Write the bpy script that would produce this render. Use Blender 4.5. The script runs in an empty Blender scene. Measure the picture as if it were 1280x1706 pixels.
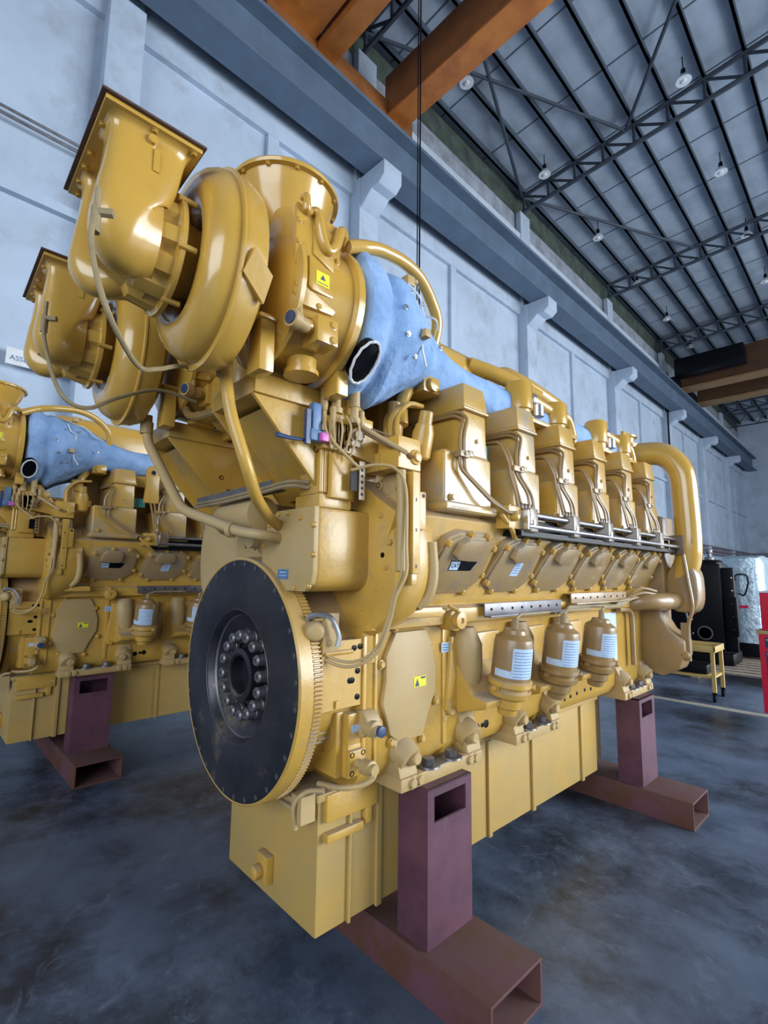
import bpy, bmesh, math, random
from mathutils import Vector, Matrix
random.seed(7)
S = bpy.context.scene
COL = S.collection
PI = math.pi
V = Vector

# ---------------------------------------------------------------- camera
def look(yaw, pitch, roll):
    cy, sy, cp, sp = math.cos(yaw), math.sin(yaw), math.cos(pitch), math.sin(pitch)
    f = V((-sy*cp, cy*cp, sp)); r = V((cy, sy, 0)); u = r.cross(f)
    cr, sr = math.cos(roll), math.sin(roll)
    r2 = r*cr+u*sr; u2 = u*cr-r*sr
    return Matrix(((r2.x, u2.x, -f.x, 0), (r2.y, u2.y, -f.y, 0), (r2.z, u2.z, -f.z, 0), (0, 0, 0, 1)))
cam = bpy.data.cameras.new('camera')
cam.sensor_fit = 'VERTICAL'; cam.sensor_height = 36.0; cam.lens = 821.0*36/1706
cam.clip_start = .05; cam.clip_end = 300
camo = bpy.data.objects.new('camera', cam); COL.objects.link(camo)
camo.matrix_world = Matrix.Translation((0, 0, 1.5)) @ look(math.radians(45.46), math.radians(7.1), math.radians(.737))
S.camera = camo
# ---------------------------------------------------------------- light
S.view_settings.view_transform = 'Standard'; S.view_settings.look = 'None'
S.view_settings.gamma = 1; S.view_settings.use_curve_mapping = False
S.view_settings.exposure = 0.0
w = bpy.data.worlds.new('world'); S.world = w; w.use_nodes = True
bg = w.node_tree.nodes['Background']; bg.inputs[0].default_value = (.62, .78, 1.0, 1); bg.inputs[1].default_value = .42
def area(name, loc, target, sx, sy, power, col):
    l = bpy.data.lights.new(name, 'AREA'); l.shape = 'RECTANGLE'; l.size = sx; l.size_y = sy; l.energy = power; l.color = col
    o = bpy.data.objects.new(name, l); COL.objects.link(o); o.location = loc
    o.rotation_euler = (V(target)-V(loc)).to_track_quat('-Z', 'Y').to_euler()
    return o
area('door_daylight', (9.5, 11, 4.4), (-1.5, 5.5, .5), 10, 6.5, 1900, (.86, .93, 1.0))
area('rear_door_daylight', (3.5, -9.0, 4.2), (-2, 2, 2.2), 9, 6, 1050, (.84, .92, 1.0))
area('side_door_daylight', (6.5, 6.6, 2.4), (-2, 6.0, .6), 3.6, 3.4, 420, (.80, .90, 1.0))
area('far_door_daylight', (11.5, 24.0, 4.0), (-6, 24, 5), 16, 7, 2600, (.84, .92, 1.0))

# ---------------------------------------------------------------- materials
def mat(name, col, rough=.5, metal=0., var=.12, scale=6., col2=None, bump=.0, bscale=40., coat=0., spots=None, detail=6):
    m = bpy.data.materials.new(name); m.use_nodes = True
    nt = m.node_tree; n = nt.nodes; L = nt.links; b = n['Principled BSDF']
    b.inputs['Roughness'].default_value = rough; b.inputs['Metallic'].default_value = metal
    b.inputs['Coat Weight'].default_value = coat; b.inputs['Coat Roughness'].default_value = .12
    tc = n.new('ShaderNodeTexCoord'); no = n.new('ShaderNodeTexNoise')
    no.inputs['Scale'].default_value = scale; no.inputs['Detail'].default_value = detail; no.inputs['Roughness'].default_value = .62
    L.new(tc.outputs['Object'], no.inputs['Vector'])
    cr = n.new('ShaderNodeValToRGB'); cr.color_ramp.elements[0].position = .35; cr.color_ramp.elements[1].position = .68
    c2 = col2 or tuple(c*(1-var*2) for c in col)
    cr.color_ramp.elements[0].color = (*c2, 1); cr.color_ramp.elements[1].color = (*col, 1)
    L.new(no.outputs['Fac'], cr.inputs['Fac']); out = cr.outputs['Color']
    if spots:
        sc, scol, lo, hi = spots
        n2 = n.new('ShaderNodeTexNoise'); n2.inputs['Scale'].default_value = sc; n2.inputs['Detail'].default_value = 8
        n2.inputs['Roughness'].default_value = .7
        L.new(tc.outputs['Object'], n2.inputs['Vector'])
        r2 = n.new('ShaderNodeMapRange'); r2.inputs[1].default_value = lo; r2.inputs[2].default_value = hi
        L.new(n2.outputs['Fac'], r2.inputs[0])
        mx = n.new('ShaderNodeMixRGB'); mx.inputs[2].default_value = (*scol, 1)
        L.new(r2.outputs[0], mx.inputs[0]); L.new(out, mx.inputs[1]); out = mx.outputs[0]
    L.new(out, b.inputs['Base Color'])
    if bump:
        nb = n.new('ShaderNodeTexNoise'); nb.inputs['Scale'].default_value = bscale; nb.inputs['Detail'].default_value = 4
        L.new(tc.outputs['Object'], nb.inputs['Vector'])
        bp = n.new('ShaderNodeBump'); bp.inputs['Strength'].default_value = bump; bp.inputs['Distance'].default_value = .02
        L.new(nb.outputs['Fac'], bp.inputs['Height']); L.new(bp.outputs[0], b.inputs['Normal'])
    return m
def dusty(m, dustcol, amount, lo=.25, hi=.95, nscale=5):
    """grey shop dust lying on faces that point up"""
    nt = m.node_tree; n = nt.nodes; L = nt.links; b = n['Principled BSDF']
    src = b.inputs['Base Color'].links[0].from_socket
    g = n.new('ShaderNodeNewGeometry'); sx = n.new('ShaderNodeSeparateXYZ'); L.new(g.outputs['Normal'], sx.inputs[0])
    r = n.new('ShaderNodeMapRange'); r.inputs[1].default_value = lo; r.inputs[2].default_value = hi; L.new(sx.outputs['Z'], r.inputs[0])
    tc = n.new('ShaderNodeTexCoord'); no = n.new('ShaderNodeTexNoise'); no.inputs['Scale'].default_value = nscale; no.inputs['Detail'].default_value = 5
    L.new(tc.outputs['Object'], no.inputs['Vector'])
    r2 = n.new('ShaderNodeMapRange'); r2.inputs[1].default_value = .3; r2.inputs[2].default_value = .6; r2.inputs[3].default_value = .25; r2.inputs[4].default_value = 1
    L.new(no.outputs['Fac'], r2.inputs[0])
    mu = n.new('ShaderNodeMath'); mu.operation = 'MULTIPLY'; L.new(r.outputs[0], mu.inputs[0]); L.new(r2.outputs[0], mu.inputs[1])
    m2 = n.new('ShaderNodeMath'); m2.operation = 'MULTIPLY'; m2.inputs[1].default_value = amount; L.new(mu.outputs[0], m2.inputs[0])
    mx = n.new('ShaderNodeMixRGB'); mx.inputs[2].default_value = (*dustcol, 1); L.new(m2.outputs[0], mx.inputs[0]); L.new(src, mx.inputs[1])
    L.new(mx.outputs[0], b.inputs['Base Color'])
    rr = n.new('ShaderNodeMapRange'); rr.inputs[3].default_value = b.inputs['Roughness'].default_value; rr.inputs[4].default_value = .85
    L.new(m2.outputs[0], rr.inputs[0]); L.new(rr.outputs[0], b.inputs['Roughness'])
    return m
M = {}
YC = (.60, .35, .062)
M['yellow'] = dusty(mat('yellow_paint', YC, .34, 0, .08, 5, bump=.06, bscale=60, coat=.25, spots=(7, (.36, .25, .11), .54, .74)), (.30, .27, .25), .8)
M['gloss'] = dusty(mat('yellow_gloss_paint', YC, .24, 0, .06, 4, bump=.05, bscale=18, coat=.6), (.42, .36, .26), .5)
M['cream'] = dusty(mat('dusty_cream_paint', (.47, .34, .165), .5, 0, .08, 5, (.45, .30, .11)), (.34, .31, .27), .6)
M['brown'] = mat('dusty_brown_paint', (.34, .20, .06), .4, 0, .15, 7, (.25, .165, .08), coat=.3)
M['pan'] = dusty(mat('dusty_pan_paint', (.50, .31, .075), .45, 0, .08, 4, (.42, .285, .10), bump=.05, bscale=40), (.30, .27, .25), .7)
M['black'] = mat('black_paint', (.004, .005, .008), .38, 0, .2, 12)
M['streaked'] = dusty(mat('streaked_yellow_paint', YC, .26, 0, .08, 4, bump=.05, bscale=50, coat=.5, spots=(4, (.36, .29, .19), .45, .66)), (.33, .30, .27), .8)
M['cover'] = dusty(mat('dusty_cover_paint', (.42, .255, .07), .3, 0, .1, 5, (.34, .25, .14), coat=.5, spots=(5, (.27, .22, .17), .5, .64)), (.33, .30, .27), .7)
M['craneflange'] = mat('tan_flange_paint', (.30, .17, .07), .5, 0, .1, 2)
M['cranedark'] = mat('dark_crane_paint', (.10, .042, .014), .6, 0, .15, 2)
M['oiled'] = mat('oiled_dark_steel', (.050, .048, .055), .36, .45, .3, 3.5, (.016, .016, .024), spots=(3.2, (.19, .15, .09), .58, .72))
M['greysteel'] = mat('grey_steel', (.20, .19, .20), .4, .6, .2, 9)
M['railsteel'] = mat('rail_steel', (.40, .40, .42), .28, .9, .15, 12)
M['darkbrown'] = mat('dark_brown_block', (.16, .10, .045), .4, 0, .15, 12, coat=.3)
M['rustplate'] = mat('rusty_plate', (.10, .05, .035), .6, 0, .2, 20)
M['steel'] = mat('bright_steel', (.62, .62, .64), .25, .9, .1, 12)
M['blue'] = mat('blue_quilted_cloth', (.30, .45, .70), .8, 0, .1, 8, (.19, .33, .58), bump=1.0, bscale=11)
M['maroon'] = dusty(mat('maroon_primer', (.125, .045, .07), .55, 0, .15, 7, (.075, .028, .045), spots=(5, (.16, .10, .10), .6, .8)), (.16, .10, .10), .6)
M['rust'] = dusty(mat('rusty_primer', (.115, .045, .06), .7, 0, .2, 2.5, (.10, .035, .022), spots=(3.5, (.095, .036, .018), .5, .62)), (.10, .07, .06), .4)
M['label'] = mat('label_paper', (.55, .68, .86), .5, 0, .12, 60, (.42, .55, .74))
M['labelblue'] = mat('label_blue', (.10, .20, .38), .4, 0, .1, 60)
M['labelyellow'] = mat('label_yellow', (.85, .78, .02), .4, 0, .05, 60)
M['labeltxt'] = mat('label_ink', (.05, .08, .16), .6, 0, 0, 10)
M['white'] = mat('white_paint', (.75, .76, .78), .4, 0, .05, 10)
M['green'] = mat('teal_label', (.10, .45, .42), .4, 0, .1, 60)
M['pink'] = mat('pink_plastic', (.65, .12, .45), .4, 0, .1, 60)
M['navy'] = mat('navy_plastic', (.03, .06, .16), .35, 0, .1, 60)
M['hose'] = mat('tan_hose', (.33, .25, .13), .6, 0, .1, 30)
M['wall'] = mat('painted_wall', (.48, .565, .68), .85, 0, .08, 1.2, bump=.15, bscale=5, spots=(1.1, (.33, .37, .42), .52, .72))
M['wallstain'] = mat('stained_wall', (.36, .40, .46), .9, 0, .2, 2.0, (.22, .23, .26), spots=(3, (.10, .09, .09), .55, .8))
M['ledge'] = mat('ledge_concrete', (.56, .62, .70), .85, 0, .08, 2)
M['moss'] = mat('mossy_band', (.085, .115, .085), .9, 0, .3, 2.5, (.04, .05, .045))
M['girder'] = mat('blue_grey_steel', (.115, .165, .235), .6, 0, .12, 1.5)
M['orange'] = mat('orange_crane_paint', (.52, .175, .03), .5, 0, .12, 2.5, (.34, .10, .02))
M['orangedark'] = mat('brown_crane_paint', (.26, .09, .02), .6, 0, .15, 2.5)
M['roof'] = mat('foil_roof', (.44, .51, .60), .42, .15, .22, .9, (.30, .36, .44), bump=.35, bscale=3)
M['truss'] = mat('truss_steel', (.045, .06, .085), .6, 0, .1, 3)
M['purlin'] = mat('purlin_steel', (.075, .10, .135), .6, 0, .1, 3)
M['red'] = mat('red_enamel', (.72, .015, .06), .3, 0, .05, 6, coat=.4)
M['pipe'] = mat('wall_pipe_paint', (.22, .17, .20), .5, 0, .1, 8)
M['wood'] = mat('pallet_wood', (.42, .34, .26), .8, 0, .2, 14)
for k_ in ('black',): M[k_].node_tree.nodes['Principled BSDF'].inputs['Specular IOR Level'].default_value = .15
M['foil'] = mat('silver_wrap', (.42, .55, .64), .3, .35, .12, 5, bump=.9, bscale=9)
M['toolcart'] = mat('cart_yellow', (.55, .40, .13), .5, 0, .1, 9)
M['line'] = mat('floor_line_paint', (.48, .44, .30), .7, 0, .2, 9, (.30, .30, .27))
M['glass'] = mat('lamp_glass', (.75, .80, .85), .15, .1, .05, 10)
# floor
def floor_mat():
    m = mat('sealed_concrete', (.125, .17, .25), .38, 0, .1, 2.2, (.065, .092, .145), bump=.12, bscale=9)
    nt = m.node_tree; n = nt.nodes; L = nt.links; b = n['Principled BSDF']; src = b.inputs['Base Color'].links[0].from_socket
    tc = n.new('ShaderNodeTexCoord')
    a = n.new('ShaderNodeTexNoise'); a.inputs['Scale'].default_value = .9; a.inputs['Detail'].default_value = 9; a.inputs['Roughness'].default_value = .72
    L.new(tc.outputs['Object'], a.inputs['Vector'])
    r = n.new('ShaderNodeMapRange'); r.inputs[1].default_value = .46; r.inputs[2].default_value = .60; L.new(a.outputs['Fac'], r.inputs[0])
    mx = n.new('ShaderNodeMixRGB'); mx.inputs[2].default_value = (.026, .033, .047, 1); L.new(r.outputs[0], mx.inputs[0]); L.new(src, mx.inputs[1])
    c = n.new('ShaderNodeTexNoise'); c.inputs['Scale'].default_value = 6; c.inputs['Detail'].default_value = 10; c.inputs['Roughness'].default_value = .8; c.inputs['Distortion'].default_value = 1.5
    L.new(tc.outputs['Object'], c.inputs['Vector'])
    r2 = n.new('ShaderNodeMapRange'); r2.inputs[1].default_value = .54; r2.inputs[2].default_value = .68; r2.inputs[4].default_value = .75; L.new(c.outputs['Fac'], r2.inputs[0])
    m3 = n.new('ShaderNodeMixRGB'); m3.inputs[2].default_value = (.16, .20, .27, 1); L.new(r2.outputs[0], m3.inputs[0]); L.new(mx.outputs[0], m3.inputs[1])
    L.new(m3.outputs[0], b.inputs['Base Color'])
    r4 = n.new('ShaderNodeMapRange'); r4.inputs[3].default_value = .22; r4.inputs[4].default_value = .50; L.new(c.outputs['Fac'], r4.inputs[0]); L.new(r4.outputs[0], b.inputs['Roughness'])
    return m
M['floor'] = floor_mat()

# ---------------------------------------------------------------- mesh builder
def catmull(pts, n=6):
    pts = [V(p) for p in pts]
    if len(pts) < 3: return pts
    out = []
    P = [pts[0]*2-pts[1]]+pts+[pts[-1]*2-pts[-2]]
    for i in range(1, len(P)-2):
        a, b, c, d = P[i-1], P[i], P[i+1], P[i+2]
        for k in range(n):
            t = k/n
            out.append(.5*((2*b)+(c-a)*t+(2*a-5*b+4*c-d)*t*t+(3*b-a-3*c+d)*t**3))
    out.append(pts[-1]); return out
def fillet(pts, r, n=5):
    """straight runs with rounded bends, as bent pipe"""
    pts = [V(p) for p in pts]; out = [pts[0]]
    for i in range(1, len(pts)-1):
        a, b, c = pts[i-1], pts[i], pts[i+1]
        rr = min(r, (a-b).length*.48, (c-b).length*.48)
        p = b+(a-b).normalized()*rr; q = b+(c-b).normalized()*rr
        for k in range(n+1):
            t = k/n; out.append(p*(1-t)**2+b*2*t*(1-t)+q*t*t)
    out.append(pts[-1]); return out
def frame(n):
    n = V(n).normalized(); a = V((0, 0, 1)) if abs(n.z) < .9 else V((0, 1, 0))
    u = a.cross(n).normalized(); return u, n.cross(u).normalized(), n
class MB:
    def __init__(s): s.bm = bmesh.new(); s.bolts = []
    def add(s, vs, fs):
        b = [s.bm.verts.new(v) for v in vs]
        for f in fs:
            try: s.bm.faces.new([b[i] for i in f])
            except ValueError: pass
        return s
    def box(s, x0, x1, y0, y1, z0, z1):
        vs = [(x, y, z) for x in (x0, x1) for y in (y0, y1) for z in (z0, z1)]
        return s.add(vs, [(0, 1, 3, 2), (4, 6, 7, 5), (0, 4, 5, 1), (2, 3, 7, 6), (0, 2, 6, 4), (1, 5, 7, 3)])
    def pl(s, o, u, v, n, pts, t0, t1):
        o, u, v, n = V(o), V(u), V(v), V(n); k = len(pts)
        vs = [o+u*a+v*b+n*t0 for a, b in pts]+[o+u*a+v*b+n*t1 for a, b in pts]
        return s.add(vs, [tuple(range(k))[::-1], tuple(range(k, 2*k))]+[(i, (i+1) % k, k+(i+1) % k, k+i) for i in range(k)])
    def py(s, pts, y0, y1): return s.pl((0, 0, 0), (1, 0, 0), (0, 0, 1), (0, 1, 0), pts, y0, y1)
    def px(s, pts, x0, x1): return s.pl((0, 0, 0), (0, 1, 0), (0, 0, 1), (1, 0, 0), pts, x0, x1)
    def pz(s, pts, z0, z1): return s.pl((0, 0, 0), (1, 0, 0), (0, 1, 0), (0, 0, 1), pts, z0, z1)
    def lathe(s, o, ax, prof, seg=24, closed=False):
        u, v, n = frame(ax); o = V(o); vs = []; k = len(prof)
        for r, h in prof:
            for i in range(seg):
                t = 2*PI*i/seg; vs.append(o+u*math.cos(t)*r+v*math.sin(t)*r+n*h)
        fs = []
        for j in range(k-1 if not closed else k):
            j2 = (j+1) % k
            fs += [(j*seg+i, j*seg+(i+1) % seg, j2*seg+(i+1) % seg, j2*seg+i) for i in range(seg)]
        if not closed:
            if prof[0][0] > 1e-5: fs.append(tuple(range(seg))[::-1])
            if prof[-1][0] > 1e-5: fs.append(tuple(range((k-1)*seg, k*seg)))
        return s.add(vs, fs)
    def cyl(s, p0, p1, r0, r1=None, seg=20):
        p0, p1 = V(p0), V(p1); d = p1-p0
        return s.lathe(p0, d, [(r0, 0), (r0 if r1 is None else r1, d.length)], seg)
    def tube(s, pts, r, seg=10, sm=6, fil=None):
        pts = fillet(pts, fil) if fil is not None else (catmull(pts, sm) if sm else [V(p) for p in pts])
        k = len(pts); rs = r if isinstance(r, (list, tuple)) else [r]*k
        if len(rs) != k: rs = [rs[min(len(rs)-1, int(i*len(rs)/k))] for i in range(k)]
        t = (pts[1]-pts[0]).normalized(); u, v, _ = frame(t); vs = []
        for i, p in enumerate(pts):
            d = (pts[min(i+1, k-1)]-pts[max(i-1, 0)])
            d = d.normalized() if d.length > 1e-9 else t
            q = t.rotation_difference(d); u = q @ u; v = q @ v; t = d
            for j in range(seg):
                a = 2*PI*j/seg; vs.append(p+(u*math.cos(a)+v*math.sin(a))*rs[i])
        fs = [(i*seg+j, i*seg+(j+1) % seg, (i+1)*seg+(j+1) % seg, (i+1)*seg+j) for i in range(k-1) for j in range(seg)]
        fs += [tuple(range(seg))[::-1], tuple(range((k-1)*seg, k*seg))]
        return s.add(vs, fs)
    def loft(s, secs, seg=28, cap=True, sub=1):
        """secs: (centre, U, V, exponent) super-ellipse sections"""
        vs = []
        if sub > 1:
            C = [[*c, *U, *W, e] for c, U, W, e in secs]; out = []
            P = [C[0]]+C+[C[-1]]
            for i in range(1, len(P)-2):
                for k in range(sub):
                    t = k/sub; r = []
                    for a, b, c, d in zip(P[i-1], P[i], P[i+1], P[i+2]): r.append(.5*((2*b)+(c-a)*t+(2*a-5*b+4*c-d)*t*t+(3*b-a-3*c+d)*t**3))
                    out.append(r)
            out.append(C[-1]); secs = [(r[0:3], r[3:6], r[6:9], r[9]) for r in out]
        for c, U, W, e in secs:
            c, U, W = V(c), V(U), V(W)
            for i in range(seg):
                t = 2*PI*i/seg; ct, st = math.cos(t), math.sin(t)
                vs.append(c+U*math.copysign(abs(ct)**(2/e), ct)+W*math.copysign(abs(st)**(2/e), st))
        k = len(secs)
        fs = [(i*seg+j, i*seg+(j+1) % seg, (i+1)*seg+(j+1) % seg, (i+1)*seg+j) for i in range(k-1) for j in range(seg)]
        if cap: fs += [tuple(range(seg))[::-1], tuple(range((k-1)*seg, k*seg))]
        return s.add(vs, fs)
    def bolt(s, p, n, r=.011, h=.010):
        s.bolts.append((V(p), V(n).normalized(), r, h)); return s
    def build(s, name, m, parent=None, org=(0, 0, 0), bevel=0., ang=38, seg=2, tf=None):
        bm = s.bm; o = V(org)
        if not bm.verts:
            bm.free(); put_bolts(s.bolts, m, parent, o, name); return None
        if tf is not None: bmesh.ops.transform(bm, matrix=tf, verts=bm.verts)
        bmesh.ops.recalc_face_normals(bm, faces=bm.faces)
        if bevel:
            es = [e for e in bm.edges if len(e.link_faces) == 2 and e.calc_face_angle(0) > math.radians(ang)]
            bmesh.ops.bevel(bm, geom=es, offset=bevel, segments=seg, profile=.6, affect='EDGES', clamp_overlap=True)
        for v in bm.verts: v.co -= o
        for f in bm.faces: f.smooth = True
        for e in bm.edges:
            if len(e.link_faces) == 2 and e.calc_face_angle(0) > math.radians(32): e.smooth = False
        me = bpy.data.meshes.new(name); bm.to_mesh(me); bm.free()
        me.materials.append(M[m] if isinstance(m, str) else m)
        ob = bpy.data.objects.new(name, me); COL.objects.link(ob)
        if parent is not None: ob.parent = parent
        else: ob.location = org
        if s.bolts: put_bolts(s.bolts, m, ob if parent is None or parent.get('category') or parent.name == 'diesel_engine' else parent, o, 'bolt')
        return ob
BOLTS = {}
def put_bolts(lst, m, parent, o, name):
    for p, n, r, h in lst:
        key = (round(r, 4), round(h, 4), m)
        if key not in BOLTS:
            q = MB(); q.lathe((0, 0, -.003), (0, 0, 1), [(r*1.35, 0), (r*1.35, .005), (r, .0055), (r, h*.85), (r*.8, h)], 12)
            t = q.build('bolt', m); BOLTS[key] = t.data; bpy.data.objects.remove(t)
        b = bpy.data.objects.new(name, BOLTS[key]); COL.objects.link(b); b.parent = parent
        b.location = p-o; b.rotation_euler = n.to_track_quat('Z', 'Y').to_euler()
def tag(o, label=None, cat=None, group=None, kind=None):
    if label: o['label'] = label
    if cat: o['category'] = cat
    if group: o['group'] = group
    if kind: o['kind'] = kind
    return o
def empty(name, loc, rz=0):
    o = bpy.data.objects.new(name, None); COL.objects.link(o); o.location = loc; o.rotation_euler = (0, 0, rz); o.empty_display_size = .2
    return o
def copy_tree(o, parent=None):
    c = o.copy(); COL.objects.link(c)
    if parent is not None: c.parent = parent
    for ch in list(o.children): copy_tree(ch, c)
    return c
def text_mesh(body, size, name, m, parent, mw, depth=.001, align='CENTER'):
    cu = bpy.data.curves.new(name, 'FONT'); cu.body = body; cu.size = size; cu.extrude = depth; cu.align_x = align; cu.align_y = 'CENTER'
    t = bpy.data.objects.new(name+'_tmp', cu); COL.objects.link(t)
    dg = bpy.context.evaluated_depsgraph_get(); me = bpy.data.meshes.new_from_object(t.evaluated_get(dg))
    bpy.data.objects.remove(t); me.transform(mw); me.materials.clear(); me.materials.append(M[m]); me.name = name
    ob = bpy.data.objects.new(name, me); COL.objects.link(ob); ob.parent = parent
    return ob
def struct(name, mb, m, **k): return tag(mb.build(name, m, **k), kind='structure')

# ================================================================ SETTING
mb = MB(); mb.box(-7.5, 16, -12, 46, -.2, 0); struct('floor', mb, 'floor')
WX = -7.0
COLY = [(1.36, 1.82, 0), (5.92, 6.45, 1), (12.49, 13.05, 1), (19.15, 19.7, 1), (25.9, 26.4, 1), (32.2, 32.7, 1), (38.4, 38.9, 1)]
# wall with recessed panels: base slab + horizontal and vertical raised bands
mb = MB(); mb.box(-7.6, -7.12, -12, 45.5, 0, 11.2)
mb.box(-7.12, -7.02, -12, 45.5, 9.15, 10.1)
mb.box(-7.12, -7.02, -12, 45.5, 6.0, 6.12)
for y in (-2.5, 3.95, 9.15, 15.9, 22.6, 29.2, 35.6, 41.6): mb.box(-7.12, -7.03, y, y+.22, 0, 9.2)
struct('wall_left', mb, 'wall')
mb = MB(); mb.box(-7.4, -6.98, -12, 45.5, 11.1, 11.75); struct('trim_1', mb, 'ledge')
mb = MB(); mb.box(-7.6, -7.15, -12, 45.5, 11.75, 12.5); struct('trim_2', mb, 'wallstain')
mb = MB(); mb.box(-7.62, -7.2, -12, 45.5, 12.5, 13.3); struct('trim_3', mb, 'moss')
mb = MB(); mb.box(-7.6, 16, 45, 45.4, 0, 14.5)
mb.box(-7, 16, 44.9, 45, 2.9, 3.05); mb.box(-7, 16, 44.9, 45, 9.5, 9.7)
for x in (-2, 3, 8, 13): mb.box(x, x+.5, 44.8, 45, 0, 13)
struct('wall_far', mb, 'wall')
mb = MB(); mb.box(-7.6, 16, -12.3, -12, 5.5, 14); struct('wall_behind', mb, 'wall')
mb = MB(); mb.box(15.8, 16.2, -12, 45, 8.5, 15); struct('wall_right', mb, 'wall')
# columns
for i, (a, b, br) in enumerate(COLY):
    mb = MB(); mb.box(-7.12, -6.82, a, b, 0, 9.42); mb.box(-7.12, -6.95, a, b, 9.4, 12.5)
    if br:
        mb.py([(-6.98, 8.7), (-6.82, 8.75), (-6.50, 9.0), (-6.30, 9.0), (-6.15, 9.12), (-6.15, 9.42), (-6.98, 9.42)], a+.02, b-.02)
    o = mb.build('column', 'wall', org=(-7.03, (a+b)/2, 0), bevel=.02)
    tag(o, 'white concrete wall column, %s bay from the left, carrying the crane rail girder' % ['first', 'second', 'third', 'fourth', 'fifth', 'sixth', 'seventh'][i], 'column', 'wall columns')
    o['kind'] = 'structure'
# crane runway girder (I section) + rail
mb = MB()
mb.box(-6.72, -6.18, -12, 45, 9.42, 9.46); mb.box(-6.47, -6.43, -12, 45, 9.46, 10.34); mb.box(-6.72, -6.18, -12, 45, 10.34, 10.42)
o = mb.build('crane_runway_girder', 'girder', org=(-6.45, 10, 9.4)); tag(o, 'long blue-grey steel runway girder along the left wall under the crane wheels', 'girder')
mb = MB(); mb.box(-6.49, -6.41, -12, 45, 10.42, 10.5); mb.build('rail', 'greysteel', o, (-6.45, 10, 9.4))
# ceiling
SL = .055
def zc(x): return 13.35+SL*(x+7)
mb = MB()
n_ = 120
mb.add([(-7.8, -12, zc(-7.8)), (16, -12, zc(16)), (16, 46, zc(16)), (-7.8, 46, zc(-7.8)), (-7.8, -12, zc(-7.8)+.1), (16, -12, zc(16)+.1), (16, 46, zc(16)+.1), (-7.8, 46, zc(-7.8)+.1)],
       [(0, 3, 2, 1), (4, 5, 6, 7), (0, 1, 5, 4), (1, 2, 6, 5), (2, 3, 7, 6), (3, 0, 4, 7)])
struct('ceiling', mb, 'roof')
mb = MB()
for k in range(30):
    y = -10+k*1.9; mb.add([(-7.4, y, zc(-7.4)-.012), (15, y, zc(15)-.012), (15, y+.03, zc(15)-.012), (-7.4, y+.03, zc(-7.4)-.012)], [(0, 1, 2, 3)])
struct('trim_4', mb, 'purlin')
PX = [-6.95+.8*k for k in range(27)]
for i, x in enumerate(PX):
    mb = MB(); z = zc(x); mb.box(x-.03, x+.03, -12, 45, z-.20, z-.01); mb.box(x-.03, x+.06, -12, 45, z-.20, z-.18)
    o = mb.build('roof_purlin', 'purlin', org=(x, 16, z)); tag(o, 'dark steel roof purlin running the length of the hall', 'purlin', 'roof purlins'); o['kind'] = 'structure'
tr = None
def bar(mb, p, q, r=.035): mb.cyl(p, q, r, seg=6); return mb
TY = [-.6, 6.1, 12.7, 19.3, 25.9, 32.5, 39.1]
ORD = ['nearest', 'second', 'third', 'fourth', 'fifth', 'sixth', 'farthest']
for i, ty in enumerate(TY):
    root = empty('roof_truss', (-7, ty, 12.3)); tag(root, 'dark lattice roof truss crossing under the ceiling, %s from the camera' % ORD[i], 'truss', 'roof trusses')
    root['kind'] = 'structure'
    def zt(x): return zc(x)-.26
    def zb(x): return zt(x)-.52-.012*(x+7)
    o_ = (-7, ty, 12.3)
    mb = MB(); bar(mb, (-7, ty, zt(-7)), (15, ty, zt(15)), .06); mb.build('top_chord', 'truss', root, o_)
    mb = MB(); bar(mb, (-7, ty, zb(-7)), (15, ty, zb(15)), .06); mb.build('bottom_chord', 'truss', root, o_)
    mb = MB()
    for k in range(26):
        x = PX[k]; x2 = PX[k+1] if k < 26 else x
        bar(mb, (x, ty, zt(x)), (x, ty, zb(x)), .04); bar(mb, (x, ty, zt(x)), (x2, ty, zb(x2)), .035)
    mb.build('web_bar', 'truss', root, o_)
# roof bracing rods
for i, (a, b) in enumerate([((-3.95, 12.7), (1.2, 6.1)), ((-1.6, 6.1), (3.8, 12.7)), ((-3.95, 12.7), (-7, 6.1)), ((-3.95, 19.3), (-7, 12.7)), ((-7, 12.7), (-4.7, 6.1))]):
    mb = MB(); bar(mb, (a[0], a[1], zc(a[0])-.28), (b[0], b[1], zc(b[0])-.28), .045)
    o = mb.build('roof_brace', 'truss', org=(a[0], a[1], zc(a[0])-.28)); o['kind'] = 'structure'
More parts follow.
